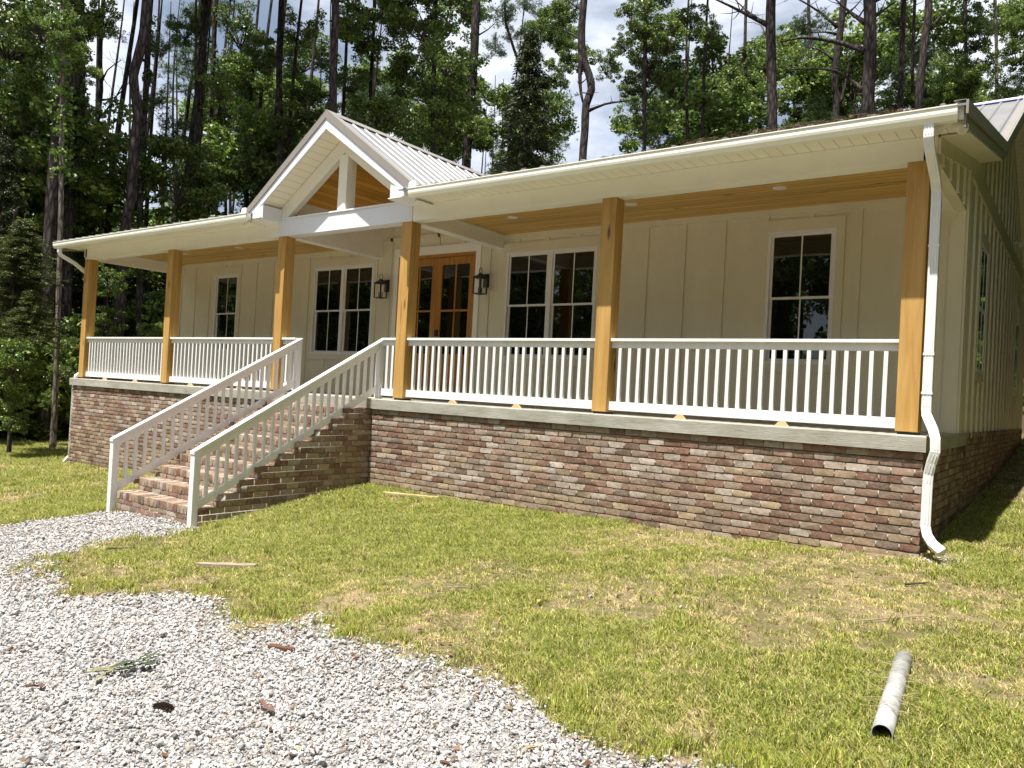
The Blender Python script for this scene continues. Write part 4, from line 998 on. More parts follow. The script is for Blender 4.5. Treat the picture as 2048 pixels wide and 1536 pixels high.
    ('hardwood_tree', 'rounded mid green tree with sky around its top behind the straight bare pine', [(-13.15, 30.16, -0.1), (-13.19, 30.16, 13.23), (-13.3, 30.03, 16.29), (-13.42, 29.91, 18.58), (-13.51, 29.91, 22.08)], 0.102, 0.077, [('h', -13.56, 30.49, 17.27, 1.29, 1.0), ('h', -14.15, 29.47, 15.61, 1.23, 1.0), ('h', -12.06, 29.74, 15.46, 1.19, 1.0), ('h', -13.73, 30.58, 14.73, 1.43, 1.0), ('h', -12.48, 31.43, 17.92, 0.93, 1.0)], None, [], 'bark'),
    ('hardwood_tree', 'wide bluish green tree filling the gap between the two thick bare pines', [(-11.02, 34.19, 0.52), (-11.07, 34.19, 14.07), (-11.21, 34.05, 16.75), (-11.33, 33.93, 18.88), (-11.58, 33.93, 22.38)], 0.107, 0.08, [('h', -11.77, 33.72, 18.36, 1.13, 1.0), ('h', -10.77, 34.07, 17.21, 1.17, 1.0), ('h', -11.96, 34.21, 16.66, 1.36, 1.0), ('h', -10.36, 34.22, 15.72, 1.17, 1.0), ('h', -9.35, 34.77, 15.59, 0.9, 1.0)], None, [], 'bark'),
    ('pine_tree', 'round-topped yellow-green pine crown behind the slim knobbly trunk', [(-5.92, 33.01, 0.89), (-5.94, 33.01, 13.02), (-6.03, 32.91, 15.44), (-6.13, 32.8, 17.61), (-6.14, 32.8, 21.11)], 0.097, 0.073, [('p', -6.38, 33.77, 18.16, 0.84, 1.0), ('p', -6.61, 31.47, 16.25, 0.81, 1.0), ('p', -5.4, 32.39, 17.06, 0.71, 1.0), ('h', -6.59, 32.8, 15.5, 1.07, 1.0), ('h', -5.52, 34.23, 16.29, 0.99, 1.0), ('h', -7.1, 32.17, 14.53, 0.87, 1.0)], None, [], 'bark'),
    ('hardwood_tree', 'dark dense tree above the right end of the porch roof', [(-2.87, 26.57, 0.49), (-2.91, 26.57, 11.56), (-3.04, 26.43, 14.32), (-3.16, 26.31, 16.69), (-3.2, 26.31, 20.19)], 0.089, 0.069, [('h', -3.29, 27.13, 15.35, 0.85, 1.0), ('h', -3.55, 26.75, 14.15, 0.85, 1.0), ('h', -2.7, 25.62, 13.37, 0.88, 1.0), ('h', -2.93, 27.43, 16.51, 0.65, 1.0), ('h', -3.56, 25.32, 12.65, 0.78, 1.0), ('h', -3.95, 27.65, 20.46, 2.2, 0.8), ('h', -1.97, 24.98, 21.81, 2.2, 0.8)], None, [], 'bark'),
    ('hardwood_tree', 'thin pale trunk with dead twigs at the far right above the metal roof', [(-2.4, 31.87, 1.12), (-2.42, 31.87, 13.1), (-2.48, 31.8, 15.33), (-2.53, 31.74, 16.67), (-2.68, 31.6, 19.11), (-2.87, 31.6, 22.61)], 0.089, 0.067, [('h', -1.79, 31.42, 16.16, 0.74, 1.0), ('h', -2.15, 32.03, 14.68, 0.8, 1.0), ('h', -1.69, 31.95, 17.45, 0.75, 1.0), ('p', -2.9, 31.56, 17.58, 0.54, 1.0)], None, [[(-2.52, 31.76, 16.26), (-2.22, 32.34, 16.83), (-1.81, 32.63, 17.13), 0.04], [(-2.52, 31.75, 16.0), (-2.9, 31.96, 16.83), (-3.28, 31.68, 17.08), 0.04], [(-2.48, 31.8, 15.33), (-2.19, 32.39, 14.92), (-1.82, 32.67, 14.72), 0.03]], 'pale'),
    ('cedar_tree', 'yellow-green cedar with drooping boughs at the left edge beside the porch', [(-20.74, -0.05, -2.21), (-20.77, -0.05, -0.41), (-20.85, -0.15, 2.39), (-20.89, -0.2, 3.92), (-20.64, -0.2, 4.22)], 0.051, 0.032, [('c', -20.67, -0.03, 3.11, 0.79, 2.0), ('c', -21.08, 0.05, 2.04, 1.01, 1.9), ('c', -20.14, 0.01, 1.38, 0.7, 1.9), ('h', -19.9, -0.42, 0.41, 0.61, 1.0), ('h', -21.11, 0.43, -0.15, 0.53, 1.0), ('h', -20.02, -0.49, -0.52, 0.51, 1.0), ('h', -19.69, -0.37, -1.11, 0.41, 1.0)], None, [], 'bark'),
    ('cedar_tree', 'feathery olive cedar reaching up at the left edge above the other cedar', [(-25.41, 1.43, -2.26), (-25.46, 1.43, 1.44), (-25.61, 1.27, 4.95), (-25.68, 1.19, 6.79), (-25.56, 1.19, 7.09)], 0.054, 0.038, [('c', -25.66, 1.23, 5.56, 1.53, 1.1)], None, [], 'bark'),
    ('shrub', 'leafy understory bush glimpsed between the two leftmost porch posts', [(-22.83, 3.37, -2.2), (-22.84, 3.37, 0.54), (-22.9, 3.31, 1.76), (-22.96, 3.25, 2.99), (-23.26, 3.25, 3.29)], 0.031, 0.023, [('h', -22.58, 3.06, 2.94, 0.54, 1.0), ('h', -23.07, 3.3, 1.77, 0.52, 1.0), ('h', -21.83, 4.07, 1.53, 0.46, 1.0)], None, [], 'bark'),
    ('shrub', 'sunlit low bush just left of the porch brick corner', [(-22.58, 2.34, -2.2), (-22.58, 2.34, -0.7), (-22.61, 2.31, -0.11), (-22.48, 2.31, 0.19)], 0.022, 0.015, [('h', -22.82, 2.12, 0.09, 0.35, 1.0), ('h', -21.7, 1.91, 0.89, 0.31, 1.0), ('h', -22.63, 1.67, -0.72, 0.32, 1.0), ('h', -24.54, 1.78, -2.09, 0.24, 1.0)], None, [], 'bark')
]

# ================================================================ GROUND
def _k(r2): return np.where(r2 > 1e-9, r2 * np.log(r2 + 1e-12) * .5, 0)
G = np.array(GP)
_n = len(G); _A = np.zeros((_n + 3, _n + 3))
_A[:_n, :_n] = _k(((G[:, None, :2] - G[None, :, :2]) ** 2).sum(-1)) + .15 * np.eye(_n)
_P = np.c_[np.ones(_n), G[:, :2]]; _A[:_n, _n:] = _P; _A[_n:, :_n] = _P.T
_w = np.linalg.solve(_A, np.r_[G[:, 2], 0, 0, 0])
def gz(x, y):
    x = np.asarray(x, float); y = np.asarray(y, float); cx = np.clip(x, -60, 45); cy = np.clip(y, -40, 60)
    s = _w[-3] + _w[-2] * cx + _w[-1] * cy
    for i in range(_n): s = s + _w[i] * _k((cx - G[i, 0]) ** 2 + (cy - G[i, 1]) ** 2)
    return s
GRAVEL = np.array([(-7.58, -2.97), (-7.49, -3.09), (-7.39, -3.51), (-7.55, -3.98), (-7.55, -4.40), (-7.40, -4.8), (-7.2, -5.02), (-6.95, -5.2), (-6.46, -5.35), (-5.92, -5.33), (-5.45, -5.29), (-5.04, -5.16), (-4.73, -4.99), (-4.26, -5.01), (-3.81, -5.20), (-3.44, -5.15), (-3.3, -4.90), (-3.16, -4.73), (-2.85, -4.72), (-2.37, -4.84), (-2.11, -4.97), (-1.82, -4.96), (-1.55, -4.9), (-1.25, -4.86), (-0.97, -4.86), (-0.81, -5.02), (-0.66, -5.13), (-0.44, -5.1), (-0.12, -4.96), (0.1, -4.9), (0.31, -4.85), (1.5, -4.75), (7, -4.9), (9, -16), (-30, -16), (-30, -9.5), (-14, -6.2), (-10.7, -4.8), (-9.75, -4.35), (-9.85, -4.01), (-9.9, -3.56), (-9.98, -2.9), (-9.6, -2.90)])
def sdist(x, y, poly):
    """signed distance, positive inside"""
    x = np.asarray(x, float); y = np.asarray(y, float); d = np.full(x.shape, 1e9); ins = np.zeros(x.shape, bool)
    for i in range(len(poly)):
        ax, ay = poly[i]; bx, by = poly[(i + 1) % len(poly)]
        ex, ey = bx - ax, by - ay; t = np.clip(((x - ax) * ex + (y - ay) * ey) / (ex * ex + ey * ey), 0, 1)
        d = np.minimum(d, np.hypot(x - ax - t * ex, y - ay - t * ey))
        c = ((ay > y) != (by > y)); xi = ax + (y - ay) / (by - ay + 1e-12) * ex
        ins ^= c & (x < xi)
    return np.where(ins, d, -d)
def vnoise(x, y, s, seed=0):
    """smooth value noise"""
    x = np.asarray(x) * s + seed * 17.3; y = np.asarray(y) * s + seed * 9.1
    xi, yi = np.floor(x), np.floor(y); fx, fy = x - xi, y - yi; fx = fx * fx * (3 - 2 * fx); fy = fy * fy * (3 - 2 * fy)
    h = lambda a, b: np.modf(np.abs(np.sin(a * 127.1 + b * 311.7 + seed * 13.7) * 43758.5453))[0]
    return (h(xi, yi) * (1 - fx) + h(xi + 1, yi) * fx) * (1 - fy) + (h(xi, yi + 1) * (1 - fx) + h(xi + 1, yi + 1) * fx) * fy
def bumps(x, y): return (vnoise(x, y, 1.1, 1) - .5) * .05 + (vnoise(x, y, 3.7, 2) - .5) * .022 + (vnoise(x, y, 11, 3) - .5) * .010
def near_wall(x, y): return np.where((y > -.9) & (y < 1) & (x > -18) & (x < .3), .25, 1.0)
def gh(x, y): return gz(x, y) + bumps(x, y) * near_wall(x, y)
xs = np.unique(np.round(np.concatenate([np.linspace(-260, -60, 12), np.linspace(-60, -26, 30), np.arange(-26, 6, .11), np.linspace(6, 60, 40), np.linspace(60, 260, 12)]), 3))
ys = np.unique(np.round(np.concatenate([np.linspace(-200, -20, 12), np.linspace(-20, -9, 14), np.arange(-9, 3, .11), np.linspace(3, 60, 70), np.linspace(60, 300, 12)]), 3))
XX, YY = np.meshgrid(xs, ys); ZZ = gh(XX, YY)
nx, ny = len(xs), len(ys)
idx = np.arange(nx * ny).reshape(ny, nx)
F = np.stack([idx[:-1, :-1], idx[:-1, 1:], idx[1:, 1:], idx[1:, :-1]], -1).reshape(-1, 4)
gsd = sdist(XX.ravel(), YY.ravel(), GRAVEL)
fx_, fy_ = XX.ravel(), YY.ravel()
litter = np.clip((-24.6 - fx_ + (vnoise(fx_, fy_, .5, 5) - .5) * 3) * .8, 0, 1) + np.clip((fy_ - 13.5) * .3, 0, 1) * (fx_ < 1.5)
def ground_mat():
    m, n, l, b = mat('ground_soil_and_grass', (0.2, 0.17, 0.09), 0.95, 0, 0.15)
    gv = add(n, 'ShaderNodeAttribute', attribute_name='gravel'); li = add(n, 'ShaderNodeAttribute', attribute_name='litter')
    c = coords(n, l, (1, 1, 1))
    t1 = add(n, 'ShaderNodeTexNoise', Scale=1.1, Detail=10.0, Roughness=0.7); l.new(c.outputs[0], t1.inputs['Vector'])
    t2 = add(n, 'ShaderNodeTexNoise', Scale=22.0, Detail=8.0, Roughness=0.75); l.new(c.outputs[0], t2.inputs['Vector'])
    r1 = ramp(n, [(0.34, (0.12, 0.125, 0.035)), (0.5, (0.20, 0.17, 0.085)), (0.66, (0.34, 0.255, 0.16))]); l.new(t1.outputs['Fac'], r1.inputs[0])
    r2 = ramp(n, [(0.3, (0.45, 0.42, 0.38)), (0.7, (1.3, 1.3, 1.25))]); l.new(t2.outputs['Fac'], r2.inputs[0])
    m1 = add(n, 'ShaderNodeMix', data_type='RGBA', blend_type='MULTIPLY'); m1.inputs['Factor'].default_value = 1
    l.new(r1.outputs[0], m1.inputs['A']); l.new(r2.outputs[0], m1.inputs['B'])
    r3 = ramp(n, [(0.3, (0.17, 0.15, 0.13)), (0.5, (0.29, 0.27, 0.25)), (0.7, (0.42, 0.40, 0.385))]); l.new(t2.outputs['Fac'], r3.inputs[0])
    m2 = add(n, 'ShaderNodeMix', data_type='RGBA'); l.new(gv.outputs['Fac'], m2.inputs['Factor']); l.new(m1.outputs['Result'], m2.inputs['A']); l.new(r3.outputs[0], m2.inputs['B'])
    r4 = ramp(n, [(0.3, (0.03, 0.022, 0.014)), (0.7, (0.12, 0.085, 0.05))]); l.new(t2.outputs['Fac'], r4.inputs[0])
    m3 = add(n, 'ShaderNodeMix', data_type='RGBA'); l.new(li.outputs['Fac'], m3.inputs['Factor']); l.new(m2.outputs['Result'], m3.inputs['A']); l.new(r4.outputs[0], m3.inputs['B'])
    l.new(m3.outputs['Result'], b.inputs['Base Color']); bumpit(n, l, b, t2.outputs['Fac'], 0.9, 0.03)
    return m
me = npmesh('ground', np.c_[fx_, fy_, ZZ.ravel()], F, ground_mat(), {'gravel': ('POINT', np.clip((gsd + (vnoise(fx_, fy_, 2.2, 8) - .5) * .42) * 2.5 + .3, 0, 1)), 'litter': ('POINT', np.clip(litter, 0, 1))}, smooth=True)
tag(link('ground', me), kind='structure')

# ================================================================ SCATTERED STUFF (gravel, grass, far woods)
def source_collection(name, meshes):
    c = bpy.data.collections.new(name)
    for i, me in enumerate(meshes):
        o = bpy.data.objects.new('%s_%02d' % (name, i), me); c.objects.link(o)
    return c
def scatter(name, pts, rot, scl, idx, col):
    me = bpy.data.meshes.new(name); n = len(pts)
    me.vertices.add(n); me.vertices.foreach_set('co', np.asarray(pts, np.float32).ravel())
    a = me.attributes.new('rot', 'FLOAT_VECTOR', 'POINT'); a.data.foreach_set('vector', np.asarray(rot, np.float32).ravel())
    a = me.attributes.new('scl', 'FLOAT_VECTOR', 'POINT'); a.data.foreach_set('vector', np.asarray(scl, np.float32).ravel())
    a = me.attributes.new('idx', 'INT', 'POINT'); a.data.foreach_set('value', np.asarray(idx, np.int32))
    o = bpy.data.objects.new(name, me); COL.objects.link(o)
    ng = bpy.data.node_groups.new(name, 'GeometryNodeTree')
    ng.interface.new_socket('Geometry', in_out='INPUT', socket_type='NodeSocketGeometry')
    ng.interface.new_socket('Geometry', in_out='OUTPUT', socket_type='NodeSocketGeometry')
    N_, L_ = ng.nodes, ng.links
    gi, go = N_.new('NodeGroupInput'), N_.new('NodeGroupOutput')
    iop = N_.new('GeometryNodeInstanceOnPoints'); ci = N_.new('GeometryNodeCollectionInfo')
    ci.inputs['Collection'].default_value = col; ci.inputs['Separate Children'].default_value = True; ci.inputs['Reset Children'].default_value = True
    def na(nm, ty):
        q = N_.new('GeometryNodeInputNamedAttribute'); q.data_type = ty; q.inputs['Name'].default_value = nm; return q.outputs['Attribute']
    er = N_.new('FunctionNodeEulerToRotation')
    L_.new(gi.outputs[0], iop.inputs['Points']); L_.new(ci.outputs[0], iop.inputs['Instance'])
    iop.inputs['Pick Instance'].default_value = True
    L_.new(na('idx', 'INT'), iop.inputs['Instance Index']); L_.new(na('rot', 'FLOAT_VECTOR'), er.inputs[0]); L_.new(er.outputs[0], iop.inputs['Rotation'])
    L_.new(na('scl', 'FLOAT_VECTOR'), iop.inputs['Scale']); L_.new(iop.outputs[0], go.inputs[0])
    md = o.modifiers.new('scatter', 'NODES'); md.node_group = ng
    return o

# gravel stones
def stone_mesh(i):
    import bmesh
    bm = bmesh.new(); bmesh.ops.create_icosphere(bm, subdivisions=2 if i < 3 else 1, radius=1)
    r_ = random.Random(50 + i); planes = [Vector((r_.gauss(0, 1), r_.gauss(0, 1), r_.gauss(0, 1))).normalized() for _ in range(9)]
    for v in bm.verts:
        p = v.co.copy()
        for q in planes:
            d = p.dot(q)
            if d > .66: p -= q * (d - .66)
        v.co = Vector((p.x * 1.25, p.y * .95, p.z * .72)) * r_.uniform(.96, 1.04)
    me = bpy.data.meshes.new('stone'); bm.to_mesh(me); bm.free()
    t = [(.40, .395, .405), (.33, .33, .345), (.47, .465, .475), (.27, .26, .26), (.41, .355, .33), (.19, .18, .175), (.53, .525, .53)][i]
    a = me.attributes.new('tone', 'FLOAT_COLOR', 'FACE')
    for k in range(len(me.polygons)): a.data[k].color = (*t, 1)
    me.materials.append(M['stone']); return me
stones = source_collection('stone_source', [stone_mesh(i) for i in range(7)])
def cam_dist(x, y): return np.hypot(x - CAM[0], y - CAM[1])
def in_view(x, y, margin=0.16):
    fx, fy = -math.sin(YAW), math.cos(YAW); rx, ry = math.cos(YAW), math.sin(YAW)
    d = (x - CAM[0]) * fx + (y - CAM[1]) * fy; s = (x - CAM[0]) * rx + (y - CAM[1]) * ry
    return (d > .8) & (np.abs(s) < d * (.655 + margin) + .6)
def sample(n, x0, x1, y0, y1): return nr.uniform(x0, x1, n), nr.uniform(y0, y1, n)
x, y = sample(620000, -16, 4.5, -9, -2.7)
sd_ = sdist(x, y, GRAVEL) + (vnoise(x, y, 2.2, 8) - .5) * .42 + (vnoise(x, y, 7, 9) - .5) * .16
dist = cam_dist(x, y)
dens = np.where(dist < 5, 1.0, np.clip(5.0 / dist, .3, 1) ** 1.4)
pr = np.clip(sd_ * 3.2 + .5, 0.006, 1) ** 1.3 * dens
pr = np.where(sd_ < -.9, .0008, pr)
keep = (nr.rand(len(x)) < pr) & in_view(x, y) & ~((x > -9.62) & (x < -7.6) & (y > -2.96))
x, y, sd_, dist = x[keep], y[keep], sd_[keep], dist[keep]
xa, ya = nr.normal(.62, .28, 420), nr.normal(-.12, .17, 420)          # washed-out patch under the downspout
x = np.r_[x, xa]; y = np.r_[y, ya]; dist = np.r_[dist, np.full(420, 6.0)]
n_ = len(x)
sc_ = nr.uniform(.0052, .0140, n_) * np.where(dist > 5, np.clip(dist / 5, 1, 1.7) ** .45, 1.0) * np.where(nr.rand(n_) < .03, 1.7, 1)
z = gh(x, y) + sc_ * nr.uniform(.0, 1.3, n_)
gravel = scatter('gravel', np.c_[x, y, z], np.c_[nr.uniform(-.9, .9, n_), nr.uniform(-.9, .9, n_), nr.uniform(0, 6.28, n_)], np.c_[sc_, sc_ * nr.uniform(.7, 1.1, n_), sc_ * nr.uniform(.7, 1.1, n_)], nr.choice(7, n_, p=[.24, .17, .22, .09, .11, .04, .13]), stones)
tag(gravel, 'pale grey crushed limestone gravel of the drive and path to the steps', 'gravel', kind='stuff')
print('gravel', n_)

# grass tufts
def tuft_mesh(i):
    r_ = np.random.RandomState(100 + i)
    dry = i in (3, 4); flat = i == 4; tall = i == 5
    nb = 26 if not flat else 30
    vs, fs, cs = [], [], []
    for k in range(nb):
        a = r_.uniform(0, 6.28); rr = .055 * math.sqrt(r_.rand()); bx, by = rr * math.cos(a), rr * math.sin(a)
        h = r_.uniform(.011, .032) * (2.1 if tall else 1.0) * (.45 if flat else 1); lean = r_.uniform(.4, 1.5) * (2.6 if flat else 1.0) * (.6 if tall else 1)
        da = r_.uniform(0, 6.28); dx, dy = math.cos(da), math.sin(da); w = r_.uniform(.0013, .0027) * (1.2 if tall else 1)
        wx, wy = -dy * w, dx * w
        if r_.rand() < .5: wx, wy = dx * w * .7 + wx * .5, dy * w * .7 + wy * .5
        p0 = (bx, by, -.006); p1 = (bx + dx * h * lean * .4, by + dy * h * lean * .4, h * .62); p2 = (bx + dx * h * lean * 1.1, by + dy * h * lean * 1.1, h)
        n = len(vs)
        vs += [(p0[0] - wx, p0[1] - wy, p0[2]), (p0[0] + wx, p0[1] + wy, p0[2]), (p1[0] + wx * .9, p1[1] + wy * .9, p1[2]), (p1[0] - wx * .9, p1[1] - wy * .9, p1[2]), (p2[0] + wx * .15, p2[1] + wy * .15, p2[2]), (p2[0] - wx * .15, p2[1] - wy * .15, p2[2])]
        fs += [(n, n + 1, n + 2, n + 3), (n + 3, n + 2, n + 4, n + 5)]
        if dry or r_.rand() < .16: c = np.array([.64, .54, .27]) * r_.uniform(.5, 1.2)
        else: c = np.array([[.225, .285, .035], [.30, .34, .05], [.145, .20, .024], [.40, .41, .10]][r_.randint(4)]) * r_.uniform(.8, 1.2)
        cs += [c, c]
    return npmesh('tuft', np.array(vs), np.array(fs), M['grass'], {'tone': ('FACE', np.array(cs))})
tufts = source_collection('tuft_source', [tuft_mesh(i) for i in range(6)])
x, y = sample(700000, -29, 5.5, -7.2, 4.0)
xr_, yr_ = sample(14000, .1, 2.2, 4.0, 20)
x, y = np.r_[x, xr_], np.r_[y, yr_]
dist = cam_dist(x, y)
gs_ = sdist(x, y, GRAVEL) + (vnoise(x, y, 2.2, 8) - .5) * .42 + (vnoise(x, y, 7, 9) - .5) * .16
patch = vnoise(x, y, .55, 21) * .55 + vnoise(x, y, 1.9, 22) * .38 + vnoise(x, y, 6, 23) * .2
lush = np.exp(-(((x + 5.8) / 2.6) ** 2 + ((y + 1.6) / 1.5) ** 2)) * .35 + np.exp(-((y + .25) / .3) ** 2) * .12 - np.clip((x + .5) * .09, 0, .2) - np.clip((-gs_ < .5) * (.5 + gs_) * .3, 0, .2)
pv = np.clip((patch + lush - .40) * 4.2, .10, 1) * np.where(dist < 7, 1, np.clip(7 / dist, .25, 1) ** 1.25)
pv = np.where(gs_ > 0, pv * np.clip(.16 - gs_ * .9, 0, .1), pv)
inhouse = (x > -17.47) & (x < .09) & (y > -.095)
instair = (x > -9.62) & (x < -7.60) & (y > -2.97)
keep = (nr.rand(len(x)) < pv) & in_view(x, y) & ~inhouse & ~instair & (x > -26.5 + (vnoise(x, y, .6, 31) - .5) * 3)
x, y, dist, patch, gs_, lush = x[keep], y[keep], dist[keep], patch[keep], gs_[keep], lush[keep]
n_ = len(x)
sc_ = nr.uniform(.75, 1.35, n_) * np.where(dist > 7, np.clip(dist / 7, 1, 2.4) ** .75, 1)
dryp = np.clip(1.15 - (patch + lush) * 1.55, .06, .9)
rr = nr.rand(n_); id_ = np.where(rr < dryp, np.where(nr.rand(n_) < .35, 3, 4), nr.choice(3, n_))
id_ = np.where((np.abs(gs_ + .05) < .22) & (nr.rand(n_) < .22) | (nr.rand(n_) < .012), 5, id_)
grass = scatter('grass', np.c_[x, y, gh(x, y)], np.c_[nr.uniform(-.15, .15, n_), nr.uniform(-.15, .15, n_), nr.uniform(0, 6.28, n_)], np.c_[sc_, sc_, sc_ * nr.uniform(.7, 1.25, n_)], id_, tufts)
tag(grass, 'patchy short green lawn mixed with dry straw in front of the porch', 'grass', kind='stuff')
print('grass', n_)

# ================================================================ LITTLE THINGS ON THE GROUND
def gpt(x, y, dz=0.0): return (x, y, float(gh(x, y)) + dz)
# drain pipe
a, b_ = Vector(gpt(.57, -4.27, .045)), Vector(gpt(.47, -3.12, .030))
m = MB(); r0, r1, n = .051, .046, 28
ax = (b_ - a).normalized(); up = ax.orthogonal().normalized(); w = ax.cross(up)
ringp = lambda c, r: [tuple(c + (up * math.cos(2 * math.pi * k / n) + w * math.sin(2 * math.pi * k / n)) * r) for k in range(n)]
rings = [ringp(a, r1), ringp(a, r0), ringp(a.lerp(b_, .5), r0), ringp(b_, r0), ringp(b_, r1), ringp(a + ax * .02, r1)]
for R_ in rings: m.v += R_
for i in range(5):
    for k in range(n):
        p, q = i * n + k, i * n + (k + 1) % n; m.f.append((p, q, q + n, p + n)); m.mi.append(0)
M['pvc'] = paint('pvc', (0.42, 0.42, 0.40), 0.5, 0.3, (9, 9, 9), .3)
pipe = m.build('drain_pipe', M['pvc'], smooth=True, origin=tuple(a))
tag(pipe, 'white plastic drain pipe lying open-ended in the grass at lower right', 'pipe')
# grass stems fallen over the pipe
vs, fs, cs = [], [], []
for k in range(46):
    t = nr.rand() ** .8; c = np.array(a.lerp(b_, t)) + np.array([nr.uniform(-.09, .09), 0, .055 + nr.uniform(-.03, .012)])
    ang = nr.uniform(-.7, .7); d = np.array([math.cos(ang), math.sin(ang), nr.uniform(-.3, .3)]) * nr.uniform(.03, .09); q = np.array([0, .0016, .0006])
    n = len(vs); vs += [c - d - q, c + d - q, c + d + q, c - d + q]; fs.append((n, n + 1, n + 2, n + 3)); cs.append(np.array([.42, .34, .2]) * nr.uniform(.5, 1.1))
me = npmesh('straw', np.array(vs), np.array(fs), M['grass'], {'tone': ('FACE', np.array(cs))})
tag(link('straw', me), 'dry grass stems fallen across the white drain pipe', 'straw', kind='stuff')

def board(name, p, q, w, t, mt, label, cat, lift=.012):
    a, b = Vector(gpt(*p, lift)), Vector(gpt(*q, lift)); d = (b - a).normalized(); s = d.cross(Vector((0, 0, 1))).normalized() * w / 2
    m = MB(); N_ = 8; rows = []
    for i in range(N_ + 1):
        c = a.lerp(b, i / N_); e = .75 if i in (0, N_) else 1
        j = rng.uniform(-.06, .06) * w
        rows.append([c - s * e + Vector((0, 0, 0)), c + s * e * (1 + j), c + s * e + Vector((0, 0, t)), c - s * e * (1 + j) + Vector((0, 0, t * rng.uniform(.85, 1.1)))])
    for i in range(N_):
        A_, B2 = rows[i], rows[i + 1]
        for k in range(4): m.poly([A_[k], A_[(k + 1) % 4], B2[(k + 1) % 4], B2[k]])
    m.poly(rows[0][::-1]); m.poly(rows[-1])
    o = m.build(name, mt, origin=tuple(a)); tag(o, label, cat); return o
board('lumber_offcut', (-6.84, -.50), (-6.02, -.22), .10, .035, M['pine'], 'yellow pine offcut lying in the grass at the foot of the brick wall', 'plank')
board('weathered_plank', (-5.52, -4.26), (-4.97, -3.99), .10, .03, M['oldwood'], 'grey weathered plank lying on the lawn right of the gravel path', 'plank')
board('bark_slab', (-7.13, -4.33), (-6.92, -4.12), .05, .02, M['twig'], 'dark slab of bark at the foot of the steps beside the gravel', 'bark')
def stick(pts, r, label, mt='oldwood', name='stick'):
    P = [Vector(gpt(x_, y_, r * 1.3 + dz)) for x_, y_, dz in pts]; o_ = P[0]
    m = MB(); m.tube(P, [r * k for k in np.linspace(1, .55, len(P))], 6); o = m.build(name, M[mt], origin=tuple(o_)); tag(o, label, 'stick'); return o
stick([(-4.46, -5.58, 0), (-4.3, -5.53, .006), (-4.07, -5.43, 0)], .008, 'brown curved stick at the edge of the gravel by the grass tongue', 'oldwood')
stick([(-2.93, -3.62, .01), (-2.8, -3.5, .012), (-2.62, -3.42, .008)], .006, 'thin tan stick on the lawn in the middle of the photo')
stick([(-1.34, -3.98, .012), (-1.24, -3.93, .012)], .008, 'short pale stick stub on the lawn below the brick wall', 'pale')
stick([(.05, -2.52, .012), (.2, -2.4, .016), (.42, -2.22, .008), (.5, -2.2, .01)], .006, 'long dry twig on the lawn above the drain pipe', 'oldwood')
stick([(.16, -1.28, .008), (.32, -1.17, .012)], .011, 'dark rotten stick on the bare patch in front of the downspout', 'twig')
stick([(-1.62, -6.22, .012), (-1.55, -6.1, .012), (-1.49, -5.9, .012)], .004, 'thin brown twig on the gravel near the bottom edge', 'twig')

def leaf_poly(m, c, L, W, ang, tilt, curl=.3):
    """a lobed leaf: two rows of quads folded on the midrib"""
    c = Vector(c); u = Vector((math.cos(ang), math.sin(ang), tilt)).normalized(); s = u.cross(Vector((0, 0, 1))).normalized(); up = s.cross(u)
    prof = [0.02, .45, .75, .42, .95, .5, .7, .3, .03]
    N_ = len(prof)
    for k in range(N_ - 1):
        for sg in (-1, 1):
            a = c + u * L * k / (N_ - 1); b = c + u * L * (k + 1) / (N_ - 1)
            m.poly([a, b, b + s * sg * W * prof[k + 1] + up * curl * W * prof[k + 1], a + s * sg * W * prof[k] + up * curl * W * prof[k]])
def leafmat(nm, c): m, *_ = mat(nm, c, .5); return m
M['gleaf'] = leafmat('fresh_oak_leaf', (.028, .05, .014)); M['uleaf'] = leafmat('leaf_underside', (.20, .20, .09)); M['bleaf'] = leafmat('brown_leaf', (.12, .055, .032)); M['yleaf'] = leafmat('yellow_leaf', (.5, .38, .09))
c = gpt(-3.38, -6.10, .03)
root = empty('fallen_leafy_twig', c); tag(root, 'fallen sprig of green oak leaves on the gravel at lower left', 'leafy twig')
m = MB(); m.tube([(c[0] - .12, c[1] - .16, c[2]), (c[0], c[1], c[2] + .01), (c[0] + .05, c[1] + .2, c[2] + .03)], .004, 5); m.build('stem', M['twig'], root)
ml = MB(); mu_ = MB()
for k in range(16): leaf_poly(ml, (c[0] + rng.uniform(-.05, .05), c[1] + rng.uniform(-.05, .17), c[2] + .008 + k * .0022), rng.uniform(.07, .14), rng.uniform(.014, .024), rng.uniform(.2, 2.4), rng.uniform(-.1, .45))
for k in range(7): leaf_poly(mu_, (c[0] - .02 + rng.uniform(-.06, .02), c[1] - .02 + rng.uniform(-.08, .03), c[2] + .01 + k * .002), rng.uniform(.08, .13), .018, rng.uniform(3.0, 5.4), rng.uniform(-.05, .15), -.2)
ml.build('green_leaves', M['gleaf'], root); mu_.build('pale_leaves', M['uleaf'], root)
def dead_leaf(x_, y_, mt, label, L=.07):
    c = gpt(x_, y_, .028); m = MB(); leaf_poly(m, c, L, L * .36, rng.uniform(0, 6), rng.uniform(0, .3), .6); leaf_poly(m, (c[0] + .01, c[1] + .01, c[2] + .004), L * .8, L * .3, rng.uniform(0, 6), .2, .7)
    o = m.build('fallen_leaf', M[mt], origin=c); tag(o, label, 'leaf')
dead_leaf(-2.24, -5.90, 'bleaf', 'red-brown curled leaf on the gravel near the bottom centre', .09)
dead_leaf(-4.63, -6.75, 'bleaf', 'small red-brown leaf on the gravel at the far left edge')
dead_leaf(-2.11, -3.42, 'yleaf', 'bright yellow leaf lying in the middle of the lawn', .06)
dead_leaf(-3.62, -6.48, 'bleaf', 'tan leaf on the gravel left of the fallen oak sprig', .10)
